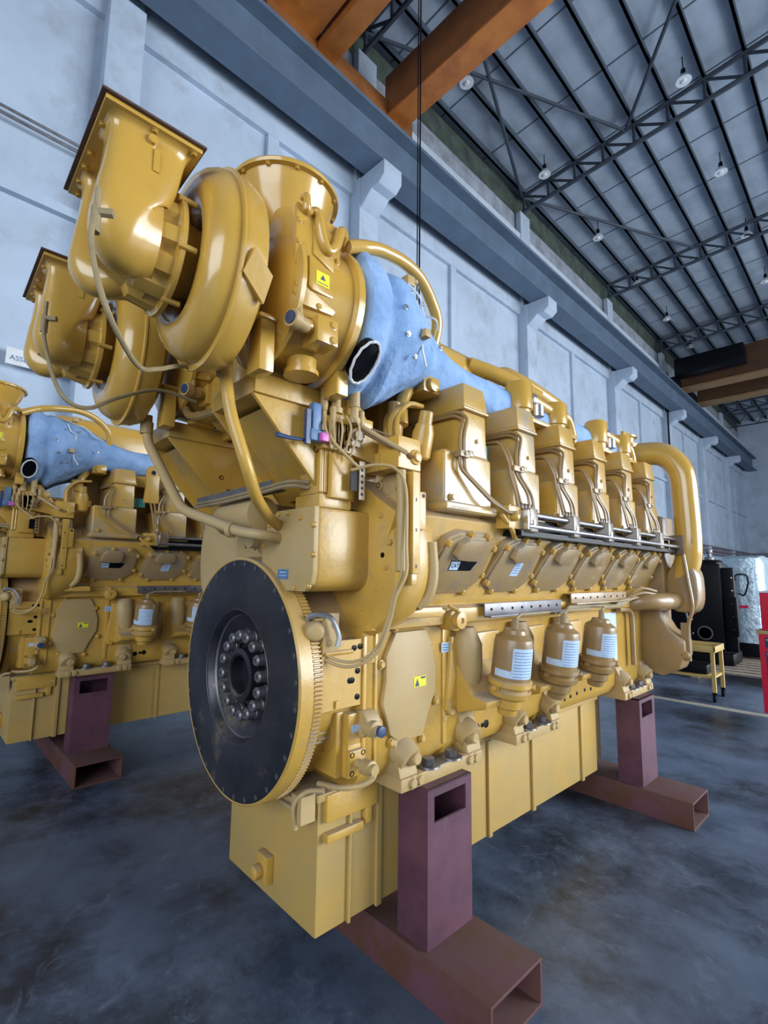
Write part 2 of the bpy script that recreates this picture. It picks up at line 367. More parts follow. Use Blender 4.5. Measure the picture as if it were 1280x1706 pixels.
# high-bay lamps
def lamp(loc, drop):
    root = empty('pendant_lamp', loc)
    mb = MB(); mb.cyl((0, 0, .26), (0, 0, .26+drop), .012, seg=6); mb.lathe((0, 0, .10), (0, 0, 1), [(.03, .2), (.05, .17), (.055, .05), (.07, .0)], 14); mb.build('lamp_stem', 'black', root)
    mb = MB(); mb.lathe((0, 0, 0), (0, 0, 1), [(.165, -.03), (.15, .0), (.10, .09), (.05, .115), (.001, .12)], 20); mb.build('reflector', 'glass', root)
    mb = MB(); mb.lathe((0, 0, 0), (0, 0, 1), [(.001, -.07), (.05, -.06), (.07, -.02), (.05, .03), (.001, .05)], 14); mb.build('bulb', 'white', root)
    return root
LY = [8.3, 12.0, 15.7, 19.4, 23.1, 26.8, 30.5, 34.2]
l0 = None
for ci, (lx, nm) in enumerate(((-5.9, 'left'), (-2.42, 'right'))):
    for k, ly in enumerate(LY):
        if ci == 1 and k == 0: continue
        if l0 is None: l0 = lamp((lx, ly, 12.75), .35); o = l0
        else: o = copy_tree(l0); o.location = (lx, ly, 12.75+(.25 if ci else 0))
        tag(o, 'clear-shaded pendant lamp hanging from the roof, %s in the %s row from the camera' % (['first', 'second', 'third', 'fourth', 'fifth', 'sixth', 'seventh', 'eighth'][k-ci], nm), 'lamp', 'pendant lamps')
# far-wall strip lights & gantry truss
root = empty('far_gantry', (-7, 41, 11.5)); tag(root, 'small lattice gantry with lamps in front of the far end wall', 'gantry'); root['kind'] = 'structure'
mb = MB(); bar(mb, (-7, 41, 12.9), (9, 41, 12.9), .05); bar(mb, (-7, 41, 12.0), (9, 41, 12.0), .05); mb.build('chord', 'truss', root, (-7, 41, 11.5))
mb = MB()
for k in range(14): bar(mb, (-7+k*1.1, 41, 12.9), (-6.5+k*1.1, 41, 12.0), .035); bar(mb, (-6.5+k*1.1, 41, 12.0), (-5.9+k*1.1, 41, 12.9), .035)
mb.build('web_bar', 'truss', root, (-7, 41, 11.5))

# ---------------------------------------------------------------- cranes
root = empty('overhead_crane', (-6.45, 5.3, 10.52)); tag(root, 'orange double-girder overhead crane above the near engine', 'crane')
og = (-6.45, 5.3, 10.52)
mb = MB(); mb.box(-6.62, -6.30, 3.4, 6.9, 10.55, 10.95); mb.build('end_carriage', 'orangedark', root, og, bevel=.02)
for y0, y1, z0, z1 in ((3.35, 4.35, 10.75, 12.0), (6.15, 6.62, 10.60, 11.55)):
    mb = MB(); mb.box(-6.4, 15, y0+.03, y1-.03, z0+.03, z1); mb.build('bridge_girder', 'orangedark' if y0 > 5 else 'orange', root, og)
    mb = MB(); mb.box(-6.5, 15, y0, y1, z0, z0+.04); mb.build('girder_flange', 'orange', root, og)
mb = MB(); mb.box(-6.3, 15, 4.42, 4.8, 10.62, 10.9); mb.build('walkway_beam', 'orange', root, og, bevel=.01)
for y in (3.7, 6.5):
    mb = MB(); mb.cyl((-6.50, y, 10.63), (-6.42, y, 10.63), .11, seg=16); mb.build('wheel', 'black', root, og)
root = empty('overhead_crane', (-6.45, 28, 10.52)); tag(root, 'brown overhead crane far down the hall with pale flanges', 'crane')
og = (-6.45, 28, 10.52)
mb = MB(); mb.box(-6.6, -6.3, 25.6, 30.2, 10.6, 11.0); mb.build('end_carriage', 'black', root, og, bevel=.02)
for y0, y1, z0, z1 in ((26.4, 27.1, 10.6, 12.0), (29.3, 30.0, 10.6, 11.9)):
    mb = MB(); mb.box(-6.3, 15, y0, y1, z0, z1); mb.build('bridge_girder', 'cranedark', root, og)
    mb = MB(); mb.box(-6.3, 15, y0-.05, y1+.05, z0-.05, z0+.03); mb.build('girder_flange', 'craneflange', root, og)
mb = MB(); mb.box(-6.3, -3.6, 25.3, 26.0, 10.9, 11.7); mb.build('drive_cabinet', 'black', root, og, bevel=.03)
mb = MB(); mb.tube([(-3.9, 4.43, 10.6), (-3.9, 4.42, 6), (-3.9, 4.40, 1.9)], .011, 6, 0); mb.tube([(-3.94, 4.43, 10.6), (-3.93, 4.40, 1.9)], .008, 6, 0)
mb.box(-3.95, -3.87, 4.36, 4.43, 1.62, 1.9)
o = mb.build('crane_pendant_cable', 'black', org=(-3.9, 4.43, 1.62)); tag(o, 'thin black control cable hanging from the orange crane in front of the wall', 'cable')
# wall fittings
for dz, nm in ((6.99, 'upper'), (6.9, 'lower')):
    mb = MB(); mb.tube([(-6.98, -6, dz), (-6.98, 1.36, dz)], .018, 6, 0)
    o = mb.build('wall_cable', 'greysteel', org=(-6.98, 0, dz)); tag(o, '%s of the two thin grey cables clipped to the left wall' % nm, 'cable')
mb = MB(); mb.tube([(-6.9, 25.7, 10.4), (-6.80, 25.75, 9.9), (-6.79, 25.76, 9.3), (-6.80, 25.74, 8.8), (-6.80, 25.74, 3)], .04, 6, 4)
o = mb.build('drop_cable', 'black', org=(-6.88, 25.7, 3)); tag(o, 'black power cable dropping down a far wall column', 'cable')
for k, (z, r) in enumerate(((3.25, .05), (3.05, .07), (2.85, .05))):
    mb = MB(); mb.tube([(-6.85, 14, z), (-6.85, 44.7, z), (16, 44.7, z)], r, 8, 0)
    o = mb.build('wall_pipe', 'pipe', org=(-6.85, 30, z)); tag(o, '%s of the three brown service pipes along the left and far walls' % ['top', 'middle', 'bottom'][k], 'pipe', 'service pipes')
# ASSEMBLY sign
root = empty('wall_sign', (-6.985, .68, 3.965)); tag(root, 'white wall sign reading ASSEMBLY half hidden by the turbocharger', 'sign')
mb = MB(); mb.box(-.012, .012, 0, 1.2, -.10, .10); mb.build('sign_board', 'white', root, bevel=.004)
mw = Matrix(((0, 0, 1, .014), (1, 0, 0, .035), (0, 1, 0, -.02), (0, 0, 0, 1)))
text_mesh('ASSEMBLY', .083, 'lettering', 'labelblue', root, mw, .001, 'LEFT')

# ================================================================ ENGINE
EO = V((-1.835, 1.108, .25))           # engine origin in its own frame
E0 = empty('diesel_engine', (0, 0, 0)); E0['category'] = 'engine'
SL1 = [(-1.40, .26, 2.44), (-1.19, .215, 2.298), (-1.16, .205, 2.20), (-1.13, .24, 2.05), (-1.254, .34, 1.998), (-1.359, .42, 2.042), (-1.474, .52, 2.117), (-1.50, .62, 2.14)]
SL2 = [(-2.24, .26, 2.44), (-1.937, .23, 2.341), (-1.80, .22, 2.20), (-1.72, .26, 2.03), (-1.751, .34, 2.008), (-1.826, .45, 2.092), (-1.903, .6, 2.179), (-1.92, .75, 2.175)]
XC = -1.835
def eb(mb, name, m, parent=None, **k): return mb.build(name, m, parent or E0, EO, **k)
def mx_(x): return 2*XC-x
# --- oil pan
mb = MB(); mb.box(-2.155, -1.508, 1.108, 3.335, .25, .70)
pan = eb(mb, 'oil_pan', 'pan', bevel=.006)
mb = MB()
for y, wd in ((1.25, .006), (1.395, .014), (1.66, .014), (2.13, .014), (2.534, .014), (3.113, .014)):
    mb.box(-1.508, -1.494, y-wd, y+wd, .247, .69); mb.box(mx_(-1.494), mx_(-1.508), y-wd, y+wd, .247, .69)
mb.box(-2.175, -1.492, 1.095, 3.345, .695, .722)
eb(mb, 'pan_rib', 'pan', pan, bevel=.003)
mb = MB(); mb.px([(3.335, .27), (3.52, .27), (3.52, .70), (3.335, .70)], -2.08, -1.56); eb(mb, 'pan_extension', 'cream', bevel=.01)
mb = MB(); mb.box(-1.865, -1.785, 1.075, 1.108, .31, .41); mb.lathe((-1.83, 1.075, .35), (0, -1, 0), [(.026, 0), (.026, .03), (.018, .034)], 18)
eb(mb, 'drain_plug', 'yellow', bevel=.006)
# access plates on pan side under starter
mb = MB(); mb.box(-1.509, -1.485, 1.13, 1.375, .62, .715); mb.box(-1.509, -1.478, 1.13, 1.30, .555, .585)
mb.box(-1.509, -1.49, 1.315, 1.35, .56, .70)
eb(mb, 'pan_side_plate', 'yellow', bevel=.006)
# --- crankcase
prof = [(-.327, .72), (.327, .72), (.40, .745), (.432, .80), (.432, 1.285), (.485, 1.292), (.485, 1.355), (.455, 1.37), (.60, 1.72), (.50, 1.78), (.22, 1.98), (-.22, 1.98), (-.50, 1.78), (-.60, 1.72), (-.455, 1.37), (-.485, 1.355), (-.485, 1.292), (-.432, 1.285), (-.432, .80), (-.40, .745)]
mb = MB(); mb.py([(XC+a, b) for a, b in prof], 1.21, 3.98)
blk = eb(mb, 'crankcase', 'yellow', bevel=.008)
# front plate / flywheel housing ring behind the flywheel
mb = MB(); mb.box(-1.95, -1.404, 1.03, 1.215, 1.03, 1.262); mb.tube([(-1.40, 1.04, 1.222), (-1.40, 1.16, 1.222)], .008, 8, 0); mb.box(-1.43, -1.396, 1.09, 1.105, 1.035, 1.06); mb.lathe((XC, 1.03, 1.10), (0, 1, 0), [(.36, 0), (.40, .02), (.41, .19)], 40); eb(mb, 'flywheel_housing', 'yellow')
# block side raised borders
for sgn in (1, -1):
    def X(d): return XC+sgn*d
    mb = MB()
    a, b = sorted((X(.43), X(.440)))
    for q in ((1.211, 1.228, .80, 1.27), (1.268, 1.282, .80, 1.28), (1.655, 1.68, .80, 1.28), (1.228, 1.268, 1.17, 1.21)):
        mb = MB(); mb.box(a, b, *q); eb(mb, 'block_stiffener', 'yellow', bevel=.004)
    # inspection cover with shaped outline
    oc = [(a-.03, b) for a, b in [(1.345, 1.19), (1.395, 1.275), (1.57, 1.275), (1.60, 1.22), (1.628, 1.12), (1.628, 1.03), (1.575, .93), (1.55, .865), (1.42, .865), (1.37, .90), (1.33, 1.02), (1.345, 1.10)]]
    mb = MB(); x0, x1 = sorted((X(.43), X(.452))); mb.px(oc, x0, x1)
    cv = eb(mb, 'side_cover', 'cream', bevel=.008)
    mb = MB()
    for p in ((1.33, 1.16), (1.40, 1.29), (1.61, 1.20), (1.64, .98), (1.555, .85), (1.385, .87), (1.32, .95)): mb.bolt((X(.44), p[0]-.03, p[1]), (sgn, 0, 0), .013, .014)
    eb(mb, 'cover_bolt', 'yellow', cv)
    mb = MB()
    x0, x1 = sorted((X(.452), X(.4535)))
    mb.box(x0, x1, 1.465, 1.535, 1.055, 1.095)
    lb = eb(mb, 'warning_label', 'labelyellow', cv)
    mb = MB(); x0, x1 = sorted((X(.4535), X(.4545)))
    mb.px([(1.47, 1.058), (1.495, 1.058), (1.4825, 1.088)], x0, x1); mb.box(x0, x1, 1.503, 1.53, 1.085, 1.092)
    eb(mb, 'warning_symbol', 'labeltxt', cv)
# small black tapped holes
mb = MB()
def blk_hole(y, z, r=.011, d=.4335):
    mb.bolt((XC+d-.002, y, z), (1, 0, 0), r*.8, .0045)
for y, z in ((1.172, 1.232), (1.19, 1.15), (1.165, 1.12), (1.155, 1.12), (1.19, 1.06), (1.20, 1.235), (1.86, .815), (1.94, .82), (1.9, .81), (2.72, .81), (2.79, .815), (2.87, .82), (2.97, .825), (3.05, .82)): blk_hole(y, z, .010)
for y, z in ((1.90, .815), (1.97, .82)): blk_hole(y, z, .017, .434)
eb(mb, 'tapped_hole', 'black')
# hold-down bosses above the ledge
mb = MB()
mb.box(XC+.45, XC+.50, 1.29, 1.49, 1.362, 1.395); mb.tube([(XC+.49, 1.29, 1.378), (XC+.47, 1.24, 1.37)], .016, 8, 0)
eb(mb, 'grab_bar', 'cream', bevel=.006)
mb = MB()
for y in (1.31, 1.47): mb.bolt((XC+.4985, y, 1.378), (1, 0, 0), .008, .004)
eb(mb, 'grab_bar_socket', 'black')
mb = MB(); mb.lathe((XC+.45, 1.66, 1.31), (1, 0, 0), [(.045, 0), (.045, .06), (.034, .064), (.034, .09), (.012, .092), (.012, .085)], 22)
mb.tube([(XC+.50, 1.62, 1.37), (XC+.52, 1.66, 1.35)], .008, 6, 0); eb(mb, 'filler_cap', 'yellow')
# leaning inspection covers with decals
A = V((-1.350, 0, 1.455)); B = V((-1.215, 0, 1.70)); up = (B-A).normalized(); nrm = V((up.z, 0, -up.x))
yv = V((0, 1, 0))
for sgn in (1, -1):
    for k in range(6):
        y0 = 1.475+.41*k; c = V((A.x, y0+.17, A.z))
        pts = [(-.195, .05), (-.19, .0), (-.13, -.035), (.09, -.035), (.17, .03), (.18, .20), (.13, .248), (-.08, .248), (-.145, .22), (-.165, .16)]
        def mir(mb):
            if sgn < 0:
                mb.bolts = []
                for v in mb.bm.verts: v.co.x = 2*XC-v.co.x
            return mb
        mb = MB(); mb.pl(c, yv, up, nrm, pts, -.05, .012); mb.pl(c, yv, up, nrm, [(a*.93, b*.93+.006) for a, b in pts], .01, .024)
        cv = eb(mir(mb), 'crankcase_cover', 'cover', bevel=.007)
        mb = MB()
        mb.pl(c+up*.185, yv, up, nrm, [(-.10, -.03), (-.07, -.045), (.03, -.045), (.055, -.02), (.055, .03), (.03, .05), (-.06, .05), (-.09, .03)], .01, .055)
        eb(mir(mb), 'cover_breather', 'cover', cv, bevel=.012)
        mb = MB()
        for a, b in ((-.18, .02), (-.12, -.025), (.08, -.025), (.165, .06), (.17, .19), (.10, .24), (-.02, .245), (-.14, .20)):
            mb.bolt(c+yv*a+up*b+nrm*.016, nrm, .0135, .018)
        eb(mir(mb), 'cover_bolt', 'yellow', cv)
        if k == 0:
            mb = MB(); mb.pl(c+up*.105, yv, up, nrm, [(-.085, -.022), (.06, -.022), (.085, .022), (-.085, .022)], .024, .0262); d = eb(mir(mb), 'logo_decal', 'black', cv)
            mb = MB(); mb.pl(c+up*.105, yv, up, nrm, [(-.083, -.019), (-.028, -.019), (-.028, .019), (-.083, .019)], .0262, .0268); eb(mir(mb), 'logo_patch', 'label', cv)
            if sgn > 0:
                T = Matrix.Translation(c+up*.105-yv*.055+nrm*.0272-EO) @ Matrix((( yv.x, up.x, nrm.x, 0), (yv.y, up.y, nrm.y, 0), (yv.z, up.z, nrm.z, 0), (0, 0, 0, 1)))
                text_mesh('CAT', .025, 'logo_lettering', 'black', cv, T, .0004)
        if k == 1:
            mb = MB(); mb.pl(c+up*.095, yv, up, nrm, [(-.035, -.035), (.03, -.035), (.04, .035), (-.02, .035)], .024, .026); lb = eb(mir(mb), 'rating_label', 'label', cv)
            mb = MB()
            for j in range(4): mb.pl(c+up*(.075+.013*j), yv, up, nrm, [(-.022, 0), (.022, 0), (.022, .003), (-.022, .003)], .026, .0266)
            eb(mir(mb), 'label_print', 'labelblue', cv)
# side pads low on crankcase: filter mounting castings
for sgn in (1, -1):
    def X(d): return XC+sgn*d
    for k in range(3):
        yb = 1.90+.43*k
        mb = MB(); mb.px([(yb-.20, 1.235), (yb-.24, .93), (yb+.10, .885), (yb+.16, .95), (yb+.16, 1.24)], *sorted((X(.425), X(.455))))
        cs = eb(mb, 'filter_mount', 'yellow', bevel=.012)
        mb = MB(); pr = [(X(.44), 1.14), (X(.44), .91), (X(.60), .955), (X(.61), .985), (X(.53), 1.00)]
        mb.py(pr if sgn > 0 else pr[::-1], yb-.17, yb+.09); eb(mb, 'mount_shelf', 'yellow', cs, bevel=.01)
        mb = MB(); mb.loft([((X(.47), yb-.10, .99), (.03, 0, 0), (0, .05, 0), 2), ((X(.48), yb-.11, 1.10), (.05, 0, 0), (0, .06, 0), 2), ((X(.48), yb-.12, 1.20), (.055, 0, 0), (0, .065, 0), 2), ((X(.46), yb-.12, 1.27), (.04, 0, 0), (0, .05, 0), 2)], 18); eb(mb, 'oil_passage', 'cream', cs)
        # the canister itself leans out slightly
        fx, fz = X(.60), .98
        ax = V((sgn*.13, 0, 1)).normalized()
        fr = empty('oil_filter', V((fx, yb, fz))-EO); fr.parent = E0; o_ = V((fx, yb, fz))
        mb = MB(); mb.lathe(o_, ax, [(.03, -.075), (.04, -.07), (.045, -.045), (.06, -.035), (.064, .0), (.088, .015), (.092, .035), (.08, .045), (.095, .06), (.094, .078), (.085, .085)], 28)
        for j in range(3): 
            t = j*2.1+.4; mb.bolt(o_+ax*.05+V((math.cos(t)*.09, math.sin(t)*.09, 0)), (math.cos(t), math.sin(t), 0), .013, .02)
        b_ = mb.build('filter_base', 'brown' if k else 'yellow', fr, o_)
        mb = MB(); mb.lathe(o_, ax, [(.082, .075), (.084, .10), (.084, .235), (.078, .255), (.05, .275), (.045, .29), (.02, .295)], 32); mb.build('canister', 'brown', fr, o_)
        mb = MB(); mb.cyl(o_+ax*.29, o_+ax*.335, .014, seg=10); mb.tube([o_+ax*.335, o_+ax*.35+V((sgn*-.01, .05, 0)), o_+ax*.35+V((-.01*sgn, .30, .0))], .007, 8, 0); mb.build('vent_tube', 'hose', fr, o_)
        # label wraps the outer face
        mb = MB(); u, v, n = frame(ax); vs = []; fs = []
        def ring(a0, a1, h0, h1, rr=.0850):
            base = len(vs); st = 14
            for i in range(st+1):
                a = a0+(a1-a0)*i/st; d = V((math.cos(a)*sgn, math.sin(a), 0)); d = (d-ax*d.dot(ax)).normalized()
                vs.append(o_+d*rr+ax*h0); vs.append(o_+d*rr+ax*h1)
            for i in range(st): q = base+2*i; fs.append((q, q+2, q+3, q+1))
        ring(-1.0, .25, .10, .225); ring(-1.9, -1.0, .10, .13)
        mb.add(vs, fs); lb = mb.build('filter_label', 'label', fr, o_)
        mb = MB(); vs = []; fs = []
        for j in range(9): ring(-.92, .15, .108+.0125*j, .1105+.0125*j, .0854)
        mb.add(vs, fs); mb.build('label_print', 'labelblue', fr, o_)
# small type plate above filters
mb = MB(); mb.box(XC+.4405, XC+.4415, 1.645, 1.715, 1.17, 1.21); lb = eb(mb, 'type_label', 'label')
mb = MB()
for j in range(3): mb.box(XC+.4415, XC+.442, 1.652, 1.708, 1.177+.011*j, 1.181+.011*j)
eb(mb, 'print', 'labelblue', lb)
mb = MB(); mb.bolt((XC+.43, 1.70, .93), (1, 0, 0), .024, .03); mb.bolt((XC+.43, 1.67, .90), (1, 0, 0), .015, .015); eb(mb, 'block_plug', 'yellow')
# cable trays
for y0, y1, z0, m_ in ((1.86, 2.56, 1.315, 'greysteel'), (2.68, 3.45, 1.345, 'brown')):
    mb = MB(); mb.box(XC+.505, XC+.512, y0, y1, z0, z0+.055); mb.box(XC+.505, XC+.545, y0, y1, z0-.004, z0+.004); mb.box(XC+.47, XC+.51, y0, y1, z0+.05, z0+.056)
    t_ = eb(mb, 'cable_tray', m_, bevel=.001)
    mb = MB()
    for j in range(8): mb.bolt((XC+.512, y0+.05+j*(y1-y0-.1)/7, z0+.03), (1, 0, 0), .005, .003)
    eb(mb, 'tray_slot', 'black', t_)
mb = MB()
for j in range(5): mb.tube([(XC+.50+.01*(j % 2), 2.5+j*.03, 1.30), (XC+.52, 2.7, 1.31+.006*j), (XC+.50, 3.0+.1*j, 1.33-.006*j), (XC+.52, 3.3, 1.31+.008*j), (XC+.53, 3.55+.03*j, 1.36), (XC+.52, 3.8, 1.33+.01*j)], .007, 7)
eb(mb, 'harness', 'hose')
# --- feet (mounting brackets)
def foot(sgn, y0, y1, name='engine_foot'):
    def X(d): return XC+sgn*d
    yc = (y0+y1)/2; h = (y1-y0)/2
    xi, xo = X(.30), X(.49)
    mb = MB(); a, b = sorted((xi, xo)); mb.box(a, b, y0, y1, .70, .748)
    # side cheeks that climb to the block, hollowed between
    for s2 in (-1, 1):
        ya, yb_ = yc+s2*h*.62, yc+s2*h
        pr = [(X(.40), .74), (X(.485), .748), (X(.47), .80), (X(.455), .86), (X(.435), .90), (X(.40), .90)]
        mb.py(pr if sgn > 0 else pr[::-1], min(ya, yb_), max(ya, yb_))
        mb.tube([(X(.36), yc+s2*h*.80, .82), (X(.43), yc+s2*h*.79, .825), (X(.480), yc+s2*h*.76, .80)], [.06, .06, .055], 14, 3)
    o = eb(mb, name, 'cream', bevel=.006)
    mb = MB()
    for yy, zz in ((y0+.06, .724), (y0+.10, .726), (y1-.05, .724), (y1-.09, .726)): mb.bolt((xo, yy, zz), (sgn, 0, 0), .017, .016)
    for s2 in (-1, 1): mb.bolt((X(.488), yc+s2*h*.72, .81), (sgn, 0, 0), .022, .025)
    eb(mb, 'foot_bolt', 'cream', o)
    mb = MB()
    for s2 in (-1, 1): mb.lathe((X(.46), yc+s2*.07, .748), (0, 0, 1), [(.048, 0), (.046, .006), (.02, .008), (.02, .012)], 16); mb.lathe((X(.46), yc+s2*.07, .752), (0, 0, 1), [(.026, 0), (.026, .028)], 6)
    a, b = sorted((X(.415), X(.487))); mb.box(a, b, yc-.12, yc+.12, .745, .751); eb(mb, 'hold_down_washer', 'greysteel', o)
for sgn in (1, -1):
    foot(sgn, 1.36, 1.86); foot(sgn, 2.13, 2.56, 'engine_foot'); foot(sgn, 3.42, 3.92)
# --- flywheel
FW = empty('flywheel', V((XC, .93, 1.10))-EO); FW.parent = E0; fo = (XC, .93, 1.10)
mb = MB(); mb.lathe(fo, (0, 1, 0), [(.252, .0), (.448, .0), (.455, .006), (.455, .05), (.40, .05), (.40, .09), (.24, .09), (.228, .035), (.245, .004)], 96, closed=True)
mb.build('flywheel_disc', 'oiled', FW, fo)
mb = MB(); mb.lathe(fo, (0, 1, 0), [(.2525, -.0008), (.2275, .034), (.2275, .037), (.254, .001)], 96, closed=True); mb.build('recess_bevel', 'greysteel', FW, fo)
mb = MB(); mb.lathe(fo, (0, 1, 0), [(.2285, .035), (.22, .04), (.13, .075), (.10, .075), (.10, .10), (.26, .10)], 64, closed=True); mb.build('flywheel_web', 'oiled', FW, fo)
mb = MB(); mb.lathe(fo, (0, 1, 0), [(.4495, -.001), (.4570, .004), (.4585, .052), (.446, .052), (.446, .0)], 96, closed=True); mb.build('rim_band', 'yellow', FW, fo)
mb = MB(); NT = 200; vs = []; fs = []
pr_ = []
for i in range(NT*4):
    ph = i % 4; r = (.449, .461, .461, .449)[ph]; t = 2*PI*(i//4+(.10, .28, .62, .80)[ph])/NT; pr_.append((XC+math.cos(t)*r, 1.10+math.sin(t)*r))
inn = [(XC+.42*math.cos(math.atan2(z-1.10, x-XC)), 1.10+.42*math.sin(math.atan2(z-1.10, x-XC))) for x, z in pr_]
N4 = len(pr_)
for y in (.984, 1.018):
    vs += [(x, y, z) for x, z in pr_]+[(x, y, z) for x, z in inn]
for i in range(N4):
    j = (i+1) % N4
    fs += [(i, j, N4+j, N4+i), (2*N4+i, 2*N4+j, 3*N4+j, 3*N4+i), (i, j, 2*N4+j, 2*N4+i)]
mb.add(vs, fs); mb.build('ring_gear', 'yellow', FW, fo)
mb = MB()
for i in range(32):
    t = 2*PI*(i+.5)/32; mb.bolt((XC+math.cos(t)*.432, .93, 1.10+math.sin(t)*.432), (0, -1, 0), .007, .004)
mb.build('rim_pin', 'greysteel', FW, fo)
mb = MB(); mb.lathe((XC, .93, 1.10), (0, 1, 0), [(.10, .045), (.102, .09), (.075, .09), (.072, .02), (.082, .015), (.10, .02)], 48, closed=True); mb.lathe((XC, 1.0, 1.10), (0, 1, 0), [(.075, 0), (.075, .02)], 32)
mb.build('hub', 'oiled', FW, fo)
for i in range(16):
    t = 2*PI*(i+.25)/16; p = V((XC+math.cos(t)*.150, .995, 1.10+math.sin(t)*.150))
    if i == 0:
        mb = MB(); mb.lathe(p, (0, -1, 0), [(.024, 0), (.024, .012), (.0215, .014), (.0215, .046), (.017, .052), (.009, .052), (.009, .044)], 12)
        b0 = mb.build('flange_bolt', 'greysteel', FW, p); b0.location = p-V(fo); bb_ = b0
    else: bb_ = b0.copy(); COL.objects.link(bb_); bb_.parent = FW; bb_.location = p-V(fo)
# --- starter / barring device right of the ring gear
ST = empty('starter_motor', V((-1.42, 1.10, .78))-EO); ST.parent = E0; so = (-1.42, 1.10, .78)
mb = MB(); mb.box(-1.575, -1.43, 1.12, 1.15, .79, 1.01)
mb.lathe((-1.51, 1.124, .925), (0, -1, 0), [(.068, 0), (.068, .012), (.060, .012), (.060, .0)], 28)
mb.build('mount_plate', 'yellow', ST, so, bevel=.004)
mb = MB(); mb.box(-1.56, -1.402, 1.15, 1.225, .895, 1.005); mb.build('gear_housing', 'yellow', ST, so, bevel=.008)
mb = MB()
pp = []
for i in range(40):
    r = (.026, .036, .036, .026)[i % 4]; t = 2*PI*(i//4+(.1, .3, .6, .8)[i % 4])/10; pp.append((-1.50+math.cos(t)*r, .932+math.sin(t)*r))
mb.py(pp, 1.07, 1.13); mb.cyl((-1.50, 1.06, .932), (-1.50, 1.07, .932), .012, seg=12); mb.build('pinion', 'cream', ST, so)
mb = MB(); mb.box(-1.405, -1.382, 1.145, 1.215, .80, .885); mb.box(-1.55, -1.40, 1.15, 1.215, .79, .90); mb.build('valve_plate', 'yellow', ST, so, bevel=.003)
mb = MB()
for y, z in ((1.155, .812), (1.155, .873), (1.205, .873)): mb.bolt((-1.3825, y, z), (1, 0, 0), .007, .003)
mb.build('plate_hole', 'black', ST, so)
mb = MB(); mb.lathe((-1.382, 1.18, .842), (1, 0, 0), [(.016, 0), (.014, .03), (.026, .035), (.026, .075), (.018, .078), (.018, .092)], 18); mb.build('drive_plug', 'cream', ST, so)
mb = MB(); mb.lathe((-1.40, 1.20, .965), (0, 1, 0), [(.045, 0), (.048, .01), (.045, .06), (.03, .07)], 22); mb.lathe((-1.38, 1.22, .955), (1, 0, 0), [(.028, 0), (.030, .05), (.018, .055), (.018, .07)], 16); mb.build('air_motor', 'cream', ST, so)
mb = MB(); mb.lathe((-1.313, 1.22, .955), (1, 0, 0), [(.019, 0), (.019, .012), (.01, .014)], 14); mb.build('plastic_cap', 'navy', ST, so)
mb = MB(); mb.box(-1.402, -1.4005, 1.165, 1.205, .94, .965); mb.build('sticker', 'label', ST, so)
mb = MB(); mb.tube([(-1.50, 1.10, .76), (-1.40, 1.12, .77), (-1.36, 1.18, .775), (-1.34, 1.22, .80), (-1.36, 1.22, .84)], .010, 8); mb.tube([(-1.53, 1.03, .62), (-1.53, 1.02, .70), (-1.50, 1.05, .745), (-1.44, 1.08, .76)], .009, 8)
mb.tube([(-1.80, 1.05, .70), (-1.65, 1.05, .695), (-1.54, 1.06, .69)], .012, 8); mb.tube([(-1.80, 1.06, .66), (-1.54, 1.06, .655)], .009, 8, 0)
mb.box(-1.56, -1.50, 1.03, 1.09, .64, .73); mb.build('oil_line', 'cream', ST, so)
# --- gear train housings at the rear corners (right one visible, left mirrored)
GC = [(-1.70, 1.50), (-1.70, 1.60), (-1.665, 1.68), (-1.60, 1.725), (-1.372, 1.725), (-1.372, 1.50), (-1.382, 1.46), (-1.42, 1.435), (-1.60, 1.435), (-1.655, 1.45)]
def octo(cx, cz, rx, rz, e=3.0, n=40):
    o = []
    for i in range(n):
        t = 2*PI*i/n; c, s_ = math.cos(t), math.sin(t)
        o.append((cx+rx*math.copysign(abs(c)**(2/e), c), cz+rz*math.copysign(abs(s_)**(2/e), s_)))
    return o
mb = MB(); mb.py(GC[::-1], .975, 1.25); gh = eb(mb, 'governor_drive_housing', 'yellow', bevel=.016)
mb = MB(); mb.py([(x+(.006 if x > -1.5 else -.006), z) for x, z in GC][::-1], .955, .975); gp = eb(mb, 'drive_cover_plate', 'cream', bevel=.003)
mb = MB()
for x, z in ((-1.69, 1.52), (-1.69, 1.60), (-1.655, 1.675), (-1.59, 1.712), (-1.53, 1.712), (-1.45, 1.69), (-1.37, 1.66), (-1.368, 1.56), (-1.39, 1.455), (-1.47, 1.448), (-1.55, 1.448), (-1.64, 1.465)): mb.bolt((x, .956, z), (0, -1, 0), .009, .012)
eb(mb, 'cover_bolt', 'yellow', gp)
mb = MB(); mb.box(-1.585, -1.515, .9535, .9555, 1.475, 1.51); eb(mb, 'name_plate', 'labelblue', gp)
mb = MB(); mb.box(-1.57, -1.53, .953, .9537, 1.498, 1.501); mb.box(-1.575, -1.525, .953, .9537, 1.487, 1.489); eb(mb, 'plate_print', 'label', gp)
